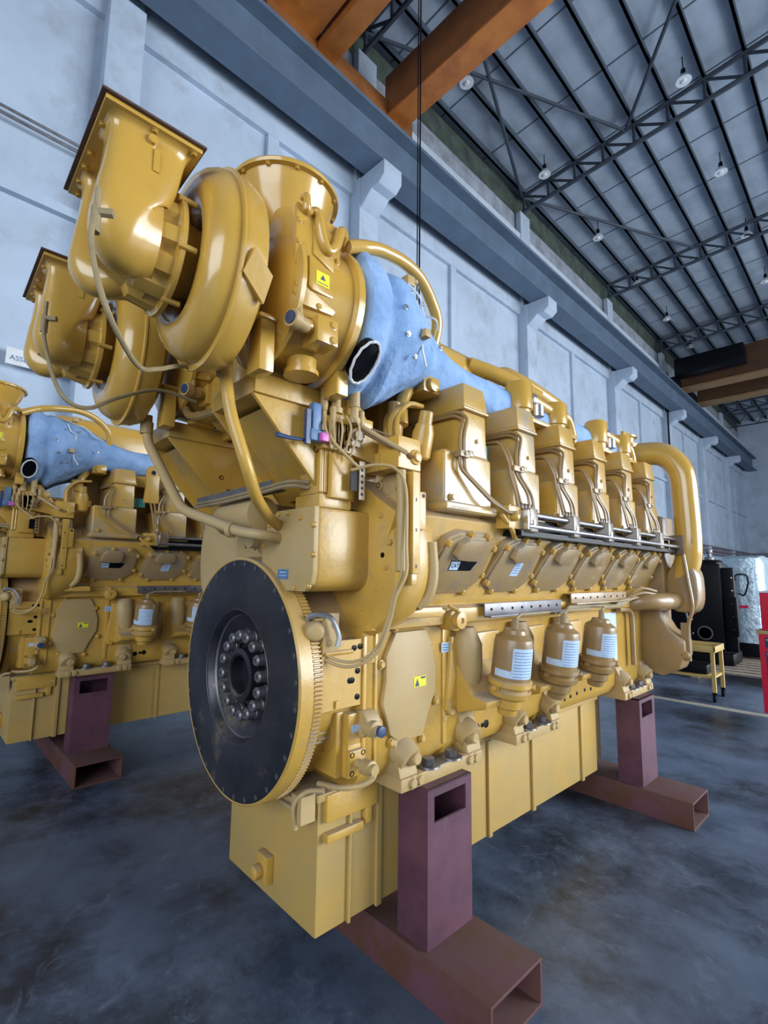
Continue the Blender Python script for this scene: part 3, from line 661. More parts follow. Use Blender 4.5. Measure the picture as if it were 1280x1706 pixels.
# rounded gear case behind it
cs = [(-1.66, 1.74), (-1.34, 1.78), (-1.27, 1.72), (-1.225, 1.62), (-1.24, 1.52), (-1.30, 1.42), (-1.37, 1.345), (-1.46, 1.30), (-1.57, 1.28), (-1.66, 1.30), (-1.80, 1.36), (-1.80, 1.74)]
mb = MB(); mb.loft([((-1.50, 1.205, 1.53), (.215, 0, 0), (0, 0, .225), 2.6), ((-1.495, 1.22, 1.53), (.25, 0, 0), (0, 0, .258), 2.5), ((-1.49, 1.25, 1.53), (.262, 0, 0), (0, 0, .268), 2.5), ((-1.47, 1.33, 1.555), (.255, 0, 0), (0, 0, .27), 2.5), ((-1.46, 1.42, 1.57), (.215, 0, 0), (0, 0, .26), 2.5)], 48); eb(mb, 'gear_case', 'yellow')
mb = MB(); mb.pz([(-1.60, 1.24), (-1.30, 1.24), (-1.26, 1.50), (-1.60, 1.50)], 1.335, 1.375); eb(mb, 'gear_case_sill', 'yellow', bevel=.012)
mb = MB()
for x, z in ((-1.245, 1.60), (-1.262, 1.51), (-1.31, 1.43), (-1.385, 1.36), (-1.47, 1.315), (-1.56, 1.298), (-1.29, 1.70)): mb.bolt((x-.02, 1.208, z+.01), (0, -1, 0), .008, .010)
eb(mb, 'case_bolt', 'yellow')
mb = MB(); mb.cyl((-1.295, 1.2035, 1.565), (-1.295, 1.23, 1.565), .010, seg=14); eb(mb, 'case_port', 'black')
mb = MB(); mb.pl((-1.335, 1.34, 1.79), (1, 0, 0), (0, 0, 1), (0, -1, 0), octo(0, 0, .095, .09, 2.6), 0, .05)
for x, z in ((-1.38, 1.84), (-1.34, 1.78), (-1.27, 1.815), (-1.24, 1.77)): mb.cyl((x-.02, 1.30, z), (x-.02, 1.275, z), .02, .018, 14)
eb(mb, 'bearing_cap', 'cream', bevel=.006)
mb = MB()
for x, z in ((-1.38, 1.84), (-1.34, 1.78), (-1.27, 1.815)): mb.bolt((x-.02, 1.276, z), (0, -1, 0), .008, .003)
eb(mb, 'cap_bore', 'black')
# left-hand round gear cover
mb = MB(); mb.pl((-2.30, 1.06, 1.57), (1, 0, 0), (0, 0, 1), (0, 1, 0), octo(0, 0, .24, .26, 2.3), 0, .16); lc = eb(mb, 'left_gear_cover', 'cream', bevel=.02)
mb = MB(); mb.pl((-2.30, 1.06, 1.57), (1, 0, 0), (0, 0, 1), (0, 1, 0), octo(0, 0, .262, .282, 2.3), .10, .18); eb(mb, 'cover_rim', 'yellow', lc, bevel=.006)
mb = MB(); mb.box(-2.10, -1.74, 1.04, 1.16, 1.40, 1.78); eb(mb, 'center_front_plate', 'cream', bevel=.02)
mb = MB()
for x, z in ((-2.03, 1.69), (-2.0, 1.61), (-1.96, 1.66), (-1.92, 1.60)): mb.bolt((x, 1.041, z), (0, -1, 0), .007, .004)
eb(mb, 'plate_hole', 'black')
# ledge brackets
# connector & hose loops beside the flywheel
mb = MB(); mb.box(-1.47, -1.40, 1.03, 1.10, 1.22, 1.36); mb.lathe((-1.44, 1.02, 1.30), (1, -.6, 0), [(.034, 0), (.038, .02), (.03, .05), (.02, .055)], 18); mb.bolt((-1.40, 1.06, 1.26), (1, 0, 0)); mb.bolt((-1.40, 1.08, 1.32), (1, 0, 0))
eb(mb, 'speed_sensor_bracket', 'cream', bevel=.006)
mb = MB()
mb.tube([(-1.42, 1.01, 1.35), (-1.45, .99, 1.33), (-1.45, 1.0, 1.26), (-1.40, 1.05, 1.20), (-1.33, 1.10, 1.185), (-1.27, 1.16, 1.23), (-1.24, 1.19, 1.33), (-1.22, 1.20, 1.42), (-1.20, 1.23, 1.50), (-1.205, 1.235, 1.60), (-1.21, 1.235, 1.80), (-1.23, 1.20, 1.87), (-1.27, 1.14, 1.88), (-1.33, 1.08, 1.86)], .006, 8, 6)
mb.tube([(-1.40, 1.03, 1.34), (-1.43, 1.01, 1.33), (-1.435, 1.02, 1.26), (-1.39, 1.06, 1.21), (-1.33, 1.11, 1.20), (-1.28, 1.16, 1.24), (-1.255, 1.19, 1.33), (-1.235, 1.20, 1.42), (-1.215, 1.22, 1.50), (-1.215, 1.225, 1.58)], .0055, 8, 6)
eb(mb, 'sensor_cable', 'cream')
mb = MB(); mb.tube([(-1.46, 1.0, 1.29), (-1.43, .99, 1.35), (-1.38, 1.04, 1.35), (-1.365, 1.07, 1.29), (-1.37, 1.07, 1.25)], .009, 8); eb(mb, 'steel_hose', 'steel')
# vertical channel cover and conduit on the corner
mb = MB(); mb.box(-1.262, -1.208, 1.27, 1.31, 1.50, 1.87); mb.box(-1.255, -1.205, 1.262, 1.29, 1.46, 1.50); mb.box(-1.25, -1.212, 1.30, 1.345, 1.66, 1.80)
ch = eb(mb, 'channel_cover', 'yellow', bevel=.004)
mb = MB(); mb.tube([(-1.235, 1.235, 1.51), (-1.232, 1.235, 1.75), (-1.235, 1.235, 1.87)], .018, 12, 0); mb.tube([(-1.235, 1.40, 1.62), (-1.235, 1.41, 1.50), (-1.25, 1.40, 1.42), (-1.28, 1.37, 1.38)], .021, 12, 6); eb(mb, 'conduit', 'cream')
mb = MB()
for z in (1.52, 1.65, 1.76): mb.box(-1.2079, -1.207, 1.285, 1.29, z, z+.012)
mb.cyl((-1.213, 1.33, 1.785), (-1.2105, 1.33, 1.785), .008, seg=10)
eb(mb, 'channel_slot', 'black', ch)
# --- governor / actuator stack above the drive housing
mb = MB(); mb.box(-1.535, -1.385, .985, 1.13, 1.725, 1.775); mb.box(-1.515, -1.39, .99, 1.11, 1.775, 1.935); mb.box(-1.39, -1.365, 1.02, 1.12, 1.76, 1.92); ac = eb(mb, 'governor_body', 'yellow', bevel=.007)
mb = MB()
for i in range(4): mb.cyl((-1.392, .996+.017*i, 1.78), (-1.392, .996+.017*i, 1.93), .009, seg=12)
eb(mb, 'governor_fin', 'gloss', ac)
mb = MB(); mb.px([(1.05, 1.935), (1.26, 1.90), (1.25, 1.98), (1.14, 2.12), (1.03, 2.13), (1.02, 1.96)], -1.42, -1.36); mb.box(-1.50, -1.36, .98, 1.10, 1.93, 2.05); mb.box(-1.47, -1.35, 1.02, 1.20, 2.03, 2.07)
eb(mb, 'governor_head', 'yellow', ac, bevel=.006)
mb = MB()
for i, (x, y, z0, z1, r) in enumerate(((-1.36, 1.03, 2.06, 2.20, .022), (-1.33, 1.09, 2.03, 2.16, .020), (-1.37, .985, 1.99, 2.15, .014), (-1.40, 1.06, 2.05, 2.13, .016), (-1.34, 1.13, 1.99, 2.09, .013), (-1.35, 1.01, 1.95, 2.08, .011), (-1.44, .98, 2.0, 2.12, .013))):
    mb.lathe((x, y, z0), (0, 0, 1), [(r*1.15, 0), (r*1.15, .02), (r*.8, .022), (r*.8, (z1-z0)*.45), (r, (z1-z0)*.47), (r, (z1-z0)*.95), (r*.7, z1-z0)], 12)
eb(mb, 'pressure_sensor', 'cream', ac)
mb = MB()
for i in range(5): mb.tube([(-1.37+.015*i, .99+.02*i, 2.05), (-1.34+.01*i, .97+.03*i, 2.0), (-1.345, 1.0+.02*i, 1.94-.01*i)], .0042, 6, 4)
mb.tube([(-1.42, .94, 2.12), (-1.46, .93, 2.10), (-1.46, .93, 2.05), (-1.42, .95, 2.03)], .006, 6, 5)
mb.tube([(-1.35, 1.0, 2.03), (-1.34, 1.0, 1.96), (-1.32, 1.06, 1.90), (-1.31, 1.10, 1.87)], .006, 8, 5)
mb.tube([(-1.33, 1.12, 2.03), (-1.27, 1.18, 1.98), (-1.21, 1.24, 1.93)], .009, 8, 0)
eb(mb, 'actuator_line', 'cream', ac)
mb = MB(); mb.box(-1.385, -1.355, .93, .965, 1.96, 2.08); mb.box(-1.385, -1.35, .92, .99, 1.945, 1.985); eb(mb, 'solenoid_valve', 'labelblue', ac, bevel=.005)
mb = MB(); mb.tube([(-1.37, .80, 1.942), (-1.37, .85, 1.94), (-1.37, .92, 1.945)], [.009, .007, .005], 8, 0); mb.box(-1.372, -1.355, .905, .922, 1.93, 2.05); eb(mb, 'valve_handle', 'navy', ac)
mb = MB(); mb.box(-1.36, -1.335, .955, .985, 1.945, 1.975); eb(mb, 'wire_connector', 'pink', ac, bevel=.004)
mb = MB(); mb.lathe((-1.355, 1.11, 1.99), (1, 0, 0), [(.03, 0), (.03, .02), (.018, .022), (.018, .034)], 14); mb.box(-1.35, -1.33, 1.06, 1.12, 1.95, 1.965); mb.box(-1.335, -1.33, 1.12, 1.145, 1.76, 1.90); eb(mb, 'linkage_lever', 'brown', ac)
mb = MB()
for i in range(5): mb.cyl((-1.331, 1.132, 1.78+.022*i), (-1.3292, 1.132, 1.78+.022*i), .006, seg=8)
mb.box(-1.34, -1.336, 1.085, 1.12, 1.79, 1.86); eb(mb, 'lever_slot', 'black', ac)
# valve block on the corner with two cones behind it
mb = MB(); mb.box(-1.345, -1.235, 1.22, 1.34, 1.88, 2.0); mb.lathe((-1.24, 1.31, 1.93), (1, 0, 0), [(.03, 0), (.03, .012), (.018, .014), (.018, .024)], 16); mb.box(-1.42, -1.33, 1.22, 1.33, 1.88, 1.95)
vb = eb(mb, 'valve_block', 'yellow', bevel=.012)
mb = MB(); mb.tube([(-1.34, 1.13, 2.02), (-1.28, 1.20, 1.97), (-1.225, 1.285, 1.925)], .009, 8, 0); mb.tube([(-1.30, 1.25, 2.01), (-1.36, 1.18, 2.04), (-1.40, 1.12, 2.03)], .004, 6, 5); eb(mb, 'link_rod', 'brown', vb)
for p, q in (((-1.44, 1.38, 1.98), (-1.40, 1.36, 2.20)), ((-1.30, 1.40, 1.95), (-1.245, 1.385, 2.13))):
    mb = MB(); p = V(p); q = V(q); d = (q-p); mb.lathe(p, d, [(.034, 0), (.042, .01), (.042, d.length*.55), (.033, d.length*.72), (.028, d.length*.73), (.026, d.length*.98), (.018, d.length)], 18); eb(mb, 'relief_valve', 'yellow')
mb = MB()
for yy in (1.36, 1.40): mb.tube([(-1.36+yy-1.36, 1.30, 2.0), (-1.36+(yy-1.36), 1.30, 2.10), (-1.36+(yy-1.36), 1.36, 2.17), (-1.34, 1.46, 2.19)], .010, 8, 5)
mb.tube([(-1.42, 1.34, 2.0), (-1.43, 1.35, 2.13), (-1.42, 1.42, 2.22)], .016, 10, 5)
eb(mb, 'coolant_tube', 'yellow')
# --- cylinder heads
def bank(sgn):
    def X(x): return x if sgn > 0 else 2*XC-x
    def fix(mb):
        if sgn < 0:
            mb.bolts = []
            for v in mb.bm.verts: v.co.x = 2*XC-v.co.x
        return mb
    for k in range(6):
        y = 1.59+.41*k
        dz = 0
        mb = MB(); ya = -.13 if k == 0 else -.06; mb.box(-1.60, -1.222, y+ya, y+.19, 1.775, 1.995); mb.box(-1.60, -1.20, y+ya-.015, y+.205, 1.745, 1.785)
        hd = eb(fix(mb), 'cylinder_head', 'streaked', bevel=.022, seg=3)
        m_ = 'streaked'
        mb = MB(); mb.add([(x, yy, z) for z, gx, gy in ((1.99, 0, 0), (2.185, .004, .003)) for x, yy in ((-1.60, y+gy), (-1.225-gx, y+gy), (-1.225-gx, y+.165-gy), (-1.60, y+.165-gy))], [(0, 1, 2, 3), (4, 5, 6, 7), (0, 1, 5, 4), (1, 2, 6, 5), (2, 3, 7, 6), (3, 0, 4, 7)])
        eb(fix(mb), 'rocker_housing', m_, hd, bevel=.016, seg=3)
        mb = MB(); mb.box(-1.61, -1.218, y-.006, y+.171, 2.185, 2.20)
        mb.add([(x, yy, z) for z, gx, gy in ((2.198, 0, 0), (2.305, .014, .012)) for x, yy in ((-1.605, y-.002+gy), (-1.222-gx, y-.002+gy), (-1.222-gx, y+.167-gy), (-1.605, y+.167-gy))], [(0, 1, 2, 3), (4, 5, 6, 7), (0, 1, 5, 4), (1, 2, 6, 5), (2, 3, 7, 6), (3, 0, 4, 7)])
        eb(fix(mb), 'rocker_cover', m_, hd, bevel=.014, seg=3)
        mb = MB(); mb.bolt((-1.243, y+.085, 2.235), (1, 0, .1), .010, .012); mb.bolt((-1.224, y+.09, 2.06), (1, 0, 0), .008, .010); mb.bolt((-1.215, y-.09, 1.80), (1, 0, 0), .012, .015)
        eb(fix(mb), 'cover_bolt', m_, hd)
        # injector lines
        mb = MB(); yc_ = y-.055
        for j, (dx, dy) in enumerate(((0, 0), (.018, .028))):
            mb.tube([(-1.50, y-.02, 2.165+.012*j), (-1.26+dx, y-.015, 2.16+.012*j), (-1.215+dx*.5, y-.012+dy*.5, 2.13+.012*j), (-1.20, yc_-.005+dy, 2.06), (-1.20, yc_-.005+dy, 1.97)], .0075, 8, fil=.03)
            if k == 0: mb.tube([(-1.20, yc_-.005+dy, 1.97), (-1.20, yc_-.003+dy, 1.92-.01*j), (-1.175, y+.12, 1.80+.01*j), (-1.165, y+.23, 1.765), (-1.16, y+.28, 1.77)], .0075, 8, fil=.04)
            else: mb.tube([(-1.20, yc_-.005+dy, 1.97), (-1.195, yc_+.0+dy, 1.94), (-1.175, yc_+.05+dy*1.2, 1.87), (-1.17, yc_+.055+dy*1.3, 1.80)], .0075, 8, fil=.03)
        if k > 0:
            for j in range(2):
                mb.tube([(-1.40, y-.10, 2.12), (-1.24, y-.10-.03*j, 2.10), (-1.20, yc_-.04-.03*j, 2.02), (-1.20, yc_-.035-.02*j, 1.96), (-1.185, yc_-.03-.02*j, 1.90), (-1.175, yc_+.0-.03*j, 1.80)], .0075, 8, fil=.03)
        eb(fix(mb), 'injector_line', 'brown', hd)
        mb = MB(); mb.box(-1.215, -1.182, yc_-.045 if k else yc_-.02, yc_+.04, 1.965, 1.99); mb.bolt((-1.182, yc_+.01, 1.978), (1, 0, 0), .008, .01); mb.box(-1.225, -1.19, yc_+.045, yc_+.075, 1.975, 2.0)
        eb(fix(mb), 'line_clamp', 'brown', hd, bevel=.002)
        if k > 0:
            mb = MB(); yb = yc_+.03
            mb.add([(x, yy, z) for z in (1.69, 1.795) for x, yy in ((-1.20, yb-.055), (-1.135, yb-.03), (-1.135, yb+.035), (-1.20, yb+.05))], [(0, 1, 2, 3), (4, 5, 6, 7), (0, 1, 5, 4), (1, 2, 6, 5), (2, 3, 7, 6), (3, 0, 4, 7)])
            for j in range(4): mb.lathe((-1.172, yb-.045+.028*j, 1.79), (0, 0, 1), [(.011, 0), (.011, .025), (.008, .03)], 8)
            eb(fix(mb), 'rail_block', 'darkbrown', hd, bevel=.004)
            mb = MB(); mb.box(-1.136, -1.131, yb-.008, yb+.008, 1.715, 1.745); eb(fix(mb), 'block_tag', 'steel', hd)
    # small rear cylinder between heads
    mb = MB(); mb.box(-1.34, -1.30, 1.775, 1.86, 2.02, 2.09); eb(fix(mb), 'teal_label', 'green')
    # fuel rails
    mb = MB(); mb.cyl((-1.168, 1.93, 1.772), (-1.168, 3.98, 1.772), .014, seg=12); mb.cyl((-1.145, 1.93, 1.715), (-1.145, 3.98, 1.715), .014, seg=12)
    fr_ = eb(fix(mb), 'fuel_rail', 'railsteel')
    mb = MB(); mb.box(-1.185, -1.135, 1.925, 1.94, 1.70, 1.785); eb(fix(mb), 'rail_end_plate', 'steel', fr_, bevel=.002)
    mb = MB(); mb.box(-1.25, -1.155, 1.90, 4.0, 1.672, 1.695); mb.box(-1.235, -1.215, 1.90, 4.0, 1.69, 1.765); eb(fix(mb), 'rail_shade_strip', 'black', fr_)  # added black strips standing in for the band of shade under the rails
    mb = MB(); mb.box(-1.20, -1.11, 3.97, 4.03, 1.66, 1.80); mb.box(-1.15, -1.06, 4.0, 4.035, 1.74, 1.79); mb.box(-1.13, -1.08, 4.0, 4.035, 1.68, 1.72)
    eb(fix(mb), 'rail_end_block', 'darkbrown', fr_, bevel=.004)
    mb = MB(); mb.box(-1.24, -1.17, 1.83, 1.93, 1.70, 1.80); mb.lathe((-1.17, 1.86, 1.75), (1, 0, 0), [(.02, 0), (.02, .02), (.012, .03)], 12); mb.tube([(-1.19, 1.80, 1.76), (-1.18, 1.86, 1.70), (-1.2, 1.92, 1.66)], .012, 8, 4); eb(fix(mb), 'rail_inlet_block', 'yellow', bevel=.006)
    # head-top pipe casting along the rockers
    mb = MB(); mb.box(-1.56, -1.40, 1.60, 3.95, 2.20, 2.30); eb(fix(mb), 'water_manifold', 'yellow', bevel=.02)
    for yy, h in ((2.27, 0), (2.66, -.02), (3.22, 0), (3.62, -.02)):
        mb = MB(); mb.lathe((-1.38, yy, 2.31), (0, 0, 1), [(.08, 0), (.08, .02), (.06, .025), (.06, .06), (.072, .065), (.072, .20+h), (.064, .215+h), (.02, .22+h)], 28)
        ca = eb(fix(mb), 'breather_can', 'gloss')
        if h == 0:
            mb = MB(); mb.tube([(-1.38, yy+.05, 2.46), (-1.38, yy+.18, 2.47), (-1.38, yy+.39, 2.45)], .030, 12, 0)
            mb.tube([(-1.38, yy+.40, 2.45), (-1.37, yy+.52, 2.45), (-1.36, yy+.56, 2.36), (-1.36, yy+.56, 2.28)], .028, 12, 5); eb(fix(mb), 'connecting_tube', 'gloss', ca)
            mb = MB(); mb.cyl((-1.38, yy+.10, 2.467), (-1.38, yy+.14, 2.468), .038, seg=14); mb.cyl((-1.34, yy+.12, 2.36), (-1.34, yy+.12, 2.42), .036, seg=14); eb(fix(mb), 'hose_clamp', 'steel', ca)
            mb = MB(); mb.box(-1.46, -1.30, yy-.08, yy+.50, 2.30, 2.325); eb(fix(mb), 'can_base', 'yellow', ca, bevel=.006)
bank(1); bank(-1)
# --- charge air cooler in the vee and pipes
mb = MB(); mb.loft([((-1.84, 1.25, 2.55), (.19, 0, 0), (0, 0, .22), 5), ((-1.84, 1.30, 2.55), (.20, 0, 0), (0, 0, .23), 5), ((-1.84, 2.25, 2.55), (.20, 0, 0), (0, 0, .23), 5), ((-1.84, 2.30, 2.55), (.19, 0, 0), (0, 0, .22), 5)], 36); ac_ = eb(mb, 'charge_air_cooler', 'gloss')
mb = MB(); mb.lathe((-1.72, 2.30, 2.66), (0, 1, 0), [(.10, 0), (.10, .03), (.08, .04), (.07, .15)], 24)
mb.tube([(-1.72, 2.36, 2.66), (-1.70, 2.48, 2.70), (-1.66, 2.56, 2.74), (-1.60, 2.62, 2.70), (-1.56, 2.72, 2.66), (-1.52, 2.95, 2.60)], .052, 14, 5); mb.tube([(-1.66, 2.20, 2.70), (-1.58, 2.32, 2.66), (-1.52, 2.44, 2.62), (-1.45, 2.6, 2.55)], .045, 14, 5)
eb(mb, 'air_outlet_pipe', 'gloss', ac_)
mb = MB(); mb.box(-2.02, -1.65, 1.5, 3.9, 1.98, 2.32); eb(mb, 'air_plenum', 'yellow', bevel=.02)
# big air pipe at the far end
mb = MB(); mb.tube([(-1.80, 4.02, 2.32), (-1.62, 4.02, 2.44), (-1.40, 4.04, 2.45), (-1.23, 4.06, 2.42), (-1.13, 4.07, 2.28), (-1.11, 4.07, 2.05), (-1.11, 4.08, 1.70), (-1.15, 4.10, 1.55), (-1.25, 4.12, 1.42)], .088, 24, 7)
bp = eb(mb, 'intake_riser_pipe', 'gloss')
mb = MB(); mb.lathe((-1.50, 4.0, 2.50), (0, 0, 1), [(.11, 0), (.11, .03), (.08, .04), (.08, .08), (.10, .085), (.10, .10)], 20); mb.box(-1.56, -1.54, 3.88, 4.0, 2.5, 2.62); mb.box(-1.47, -1.45, 3.88, 4.0, 2.5, 2.62); eb(mb, 'riser_flange', 'gloss', bp)
# front-end accessories (far end)
mb = MB(); mb.box(-2.35, -1.28, 3.98, 4.20, .82, 1.32); mb.py([(-1.45, 1.30), (-1.45, .84), (-1.28, .80), (-1.17, .86), (-1.13, .96), (-1.13, 1.06), (-1.22, 1.13), (-1.27, 1.22), (-1.27, 1.30)], 3.93, 4.12); eb(mb, 'front_gear_housing', 'brown', bevel=.02)
mb = MB(); mb.box(-2.3, -1.25, 3.98, 4.25, 1.32, 1.95); mb.loft([((-1.15, 4.02, 1.42), (.10, 0, 0), (0, 0, .17), 3), ((-1.15, 4.15, 1.42), (.11, 0, 0), (0, 0, .18), 3), ((-1.15, 4.20, 1.42), (.09, 0, 0), (0, 0, .15), 3)], 24); eb(mb, 'water_pump_housing', 'brown', bevel=.02)
mb = MB(); mb.tube([(-1.42, 3.62, 1.30), (-1.30, 3.66, 1.33), (-1.22, 3.78, 1.33), (-1.20, 3.98, 1.33)], .058, 18, 5); mb.lathe((-1.21, 3.85, 1.33), (0, 1, 0), [(.062, 0), (.062, .03)], 18); eb(mb, 'coolant_elbow', 'brown')
mb = MB(); mb.tube([(-1.13, 3.99, 1.75), (-1.10, 3.98, 1.5), (-1.08, 3.98, 1.3), (-1.11, 3.98, 1.18), (-1.12, 3.98, 1.05)], .012, 8, 5); mb.box(-1.16, -1.11, 3.97, 4.0, .92, 1.18); mb.lathe((-1.14, 3.97, .96), (0, -1, 0), [(.03, 0), (.03, .03), (.015, .04)], 12); eb(mb, 'drop_line', 'brown')
mb = MB(); mb.tube([(XC+.47, 3.42, 1.28), (XC+.47, 3.60, 1.275), (XC+.47, 3.64, 1.24), (XC+.47, 3.64, .90)], .018, 10, fil=.05); mb.tube([(XC+.49, 3.50, 1.36), (XC+.55, 3.6, 1.42), (XC+.60, 3.75, 1.40)], .010, 8, 5); mb.tube([(XC+.48, 3.45, 1.34), (XC+.56, 3.6, 1.39), (XC+.62, 3.78, 1.37)], .010, 8, 5); eb(mb, 'drain_line', 'brown')
mb = MB(); mb.box(XC+.434, XC+.436, 3.28, 3.46, .95, 1.26); pb = eb(mb, 'paper_tag', 'label')
# --- turbochargers
def turbo(tx, right=True):
    T = empty('turbocharger', V((tx, .7, 2.1))-EO); T.parent = E0; o = (tx, .7, 2.1); zc_ = 2.41
    b = lambda mb, n, m='gloss', p=None, **k: mb.build(n, m, p or T, o, **k)
    # compressor volute: swept snail round the shaft
    mb = MB(); vs = []; fs = []; NA, NS = 56, 18
    for i in range(NA):
        a = 2*PI*i/NA; f = i/NA
        rr = .072+.014*f; R = .212+.004*f
        dr = V((math.cos(a+PI*.75), 0, math.sin(a+PI*.75)))
        for j in range(NS):
            t = 2*PI*j/NS; vs.append(V((tx, .55, zc_))+dr*(R+math.cos(t)*rr*(1 if math.cos(t) > 0 else 1.05))+V((0, 1, 0))*math.sin(t)*.080)
    for i in range(NA):
        for j in range(NS): fs.append((i*NS+j, i*NS+(j+1) % NS, ((i+1) % NA)*NS+(j+1) % NS, ((i+1) % NA)*NS+j))
    vs = [V((tx+(p.x-tx)*.86, p.y, p.z)) for p in vs]; mb.add(vs, fs); b(mb, 'compressor_volute')
    mb = MB(); mb.lathe((tx, .548, zc_), (0, 1, 0), [(.300, 0), (.309, .002), (.309, .009), (.303, .012), (.300, .05), (.285, .085), (.22, .115), (.15, .12), (.15, .0)], 56, closed=True)
    for v in mb.bm.verts: v.co.x = tx+(v.co.x-tx)*.86
    b(mb, 'volute_backplate')
    mb = MB(); mb.lathe((tx, .50, zc_), (0, 1, 0), [(.10, .12), (.10, .0), (.115, -.06), (.135, -.075)], 36); b(mb, 'inlet_neck')
    mb = MB(); mb.pl((tx+.243, .556, 2.30), (0, 1, 0), (.35, 0, .937), (.937, 0, -.35), [(0, 0), (.075, -.06), (.085, .02), (.02, .07)], -.01, .010); b(mb, 'volute_pad') if right else mb.bm.free()
    # fluted collar and clamp
    mb = MB(); vs = []; fs = []; n = 96
    for h, r, fl in ((.335, .125, 0), (.345, .148, .016), (.418, .160, .016), (.424, .168, 0), (.434, .168, 0)):
        for i in range(n):
            t = 2*PI*i/n; r2 = r-fl*max(0, math.sin(t*12))**.6 if fl and math.sin(t*12) > 0 else r; vs.append((tx+math.cos(t)*r2, h, zc_-.01+math.sin(t)*r2))
    for j in range(4): fs += [(j*n+i, j*n+(i+1) % n, (j+1)*n+(i+1) % n, (j+1)*n+i) for i in range(n)]
    fs += [tuple(range(n)), tuple(range(4*n, 5*n))]
    mb.add(vs, fs); b(mb, 'inlet_collar')
    mb = MB(); mb.lathe((tx, .421, zc_-.01), (0, 1, 0), [(.160, 0), (.172, .002), (.172, .015), (.160, .017)], 48, closed=True)
    for a in (.6, -.3, -1.2, 2.2, 3.6): mb.cyl((tx+math.cos(a)*.172, .415, zc_-.01+math.sin(a)*.172), (tx+math.cos(a)*.172, .462, zc_-.01+math.sin(a)*.172), .008, seg=8)
    b(mb, 'clamp_ring')
    # forked intake elbow: two flattened ducts falling from the flange and turning to the collar
    zt_ = 2.602
    for s2, xl, wd in ((1, tx+.125, .056), (-1, tx-.118, .042)):
        secs = [((xl, .330, zt_), (wd+.014, 0, 0), (0, .102, 0), 6), ((xl, .330, zt_-.02), (wd, 0, 0), (0, .092, 0), 5), ((xl, .322, zt_-.10), (wd, 0, 0), (0, .088, 0), 3.6),
                ((xl-s2*.004, .312, zt_-.16), (wd+.004, 0, 0), (0, .088, .015), 3.0), ((xl-s2*.012, .308, zt_-.215), (wd+.012, 0, 0), (0, .088, .06), 2.5),
                ((xl-s2*.025, .322, zt_-.235), (wd+.022, 0, 0), (0, .062, .098), 2.3), ((xl-s2*.040, .345, zt_-.225), (wd+.03, 0, 0), (0, .03, .118), 2.2), ((xl-s2*.05, .375, zt_-.205), (wd+.03, 0, 0), (0, .0, .122), 2.1)]
        mb = MB(); mb.loft(secs, 40, sub=5); b(mb, 'intake_duct')
    mb = MB(); mb.loft([((tx, .29, 2.39), (.06, 0, 0), (0, .04, .08), 2), ((tx, .34, 2.395), (.12, 0, 0), (0, 0, .12), 2), ((tx, .38, zc_-.01), (.15, 0, 0), (0, 0, .15), 2)], 28); b(mb, 'duct_junction')
    mb = MB(); mb.box(tx-.205, tx+.205, .215, .448, zt_, zt_+.012); fl_ = b(mb, 'intake_flange', 'cream' if 0 else 'gloss', bevel=.002)
    mb = MB(); mb.box(tx-.215, tx+.215, .205, .455, zt_+.012, zt_+.018); b(mb, 'blanking_plate', 'rustplate', bevel=.001)
    mb = MB()
    for x_, y_ in ((-.19, .24), (-.19, .34), (-.19, .43), (-.06, .23), (.0, .23), (.19, .33), (.19, .43), (.06, .435), (-.06, .435), (.12, .23), (-.13, .23)): mb.bolt((tx+x_, y_, zt_), (0, 0, -1), .008, .010)
    b(mb, 'flange_bolt', 'gloss')
    mb = MB(); mb.box(tx+.172, tx+.184, .335, .350, 2.50, 2.56); mb.cyl((tx+.16, .33, 2.58), (tx+.19, .33, 2.58), .012, seg=10); b(mb, 'duct_lug')
    # turbine housing
    mb = MB(); mb.lathe((tx, .735, zc_-.01), (0, 1, 0), [(.12, -.02), (.205, 0), (.235, .02), (.235, .035), (.222, .04), (.215, .05), (.225, .16), (.235, .22), (.255, .225), (.255, .25), (.15, .27)], 56); b(mb, 'turbine_housing')
    mb = MB(); mb.loft([((tx, .82, 2.42), (.19, 0, 0), (0, .085, 0), 5), ((tx, .82, 2.60), (.19, 0, 0), (0, .09, 0), 5), ((tx, .82, 2.67), (.145, 0, 0), (0, .09, 0), 3)], 32); b(mb, 'outlet_neck', bevel=.0)
    mb = MB(); mb.lathe((tx, .817, 2.60), (0, 0, 1), [(.10, 0), (.115, .06), (.155, .13), (.172, .185), (.188, .187), (.190, .197), (.186, .204), (.15, .204), (.14, .15), (.001, .12)], 56); ex = b(mb, 'exhaust_flange')
    mb = MB()
    for i in range(12): t = 2*PI*i/12+.2; mb.bolt((tx+math.cos(t)*.176, .817+math.sin(t)*.176, 2.786), (0, 0, -1), .007, .010)
    b(mb, 'flange_bolt', 'gloss')
    mb = MB(); x0 = tx+.185 if right else tx-.185
    sg = 1
    mb.px([(.738, 2.335), (.76, 2.305), (.885, 2.31), (.908, 2.34), (.908, 2.62), (.738, 2.63)], tx+.19, tx+.213); cp = b(mb, 'turbine_side_cover', bevel=.006)
    mb = MB(); mb.px([(.785, 2.37), (.80, 2.36), (.875, 2.36), (.88, 2.37), (.88, 2.44), (.785, 2.47)], tx+.21, tx+.222); mb.px([(.80, 2.48), (.88, 2.45), (.88, 2.58), (.80, 2.58)], tx+.21, tx+.219); b(mb, 'cover_rib', bevel=.005)
    mb = MB()
    for y_, z_ in ((.750, 2.36), (.750, 2.43), (.750, 2.50), (.750, 2.57), (.896, 2.36), (.896, 2.43), (.896, 2.50), (.896, 2.57), (.83, 2.32)): mb.bolt((tx+.213, y_, z_), (1, 0, 0), .008, .009)
    b(mb, 'cover_bolt')
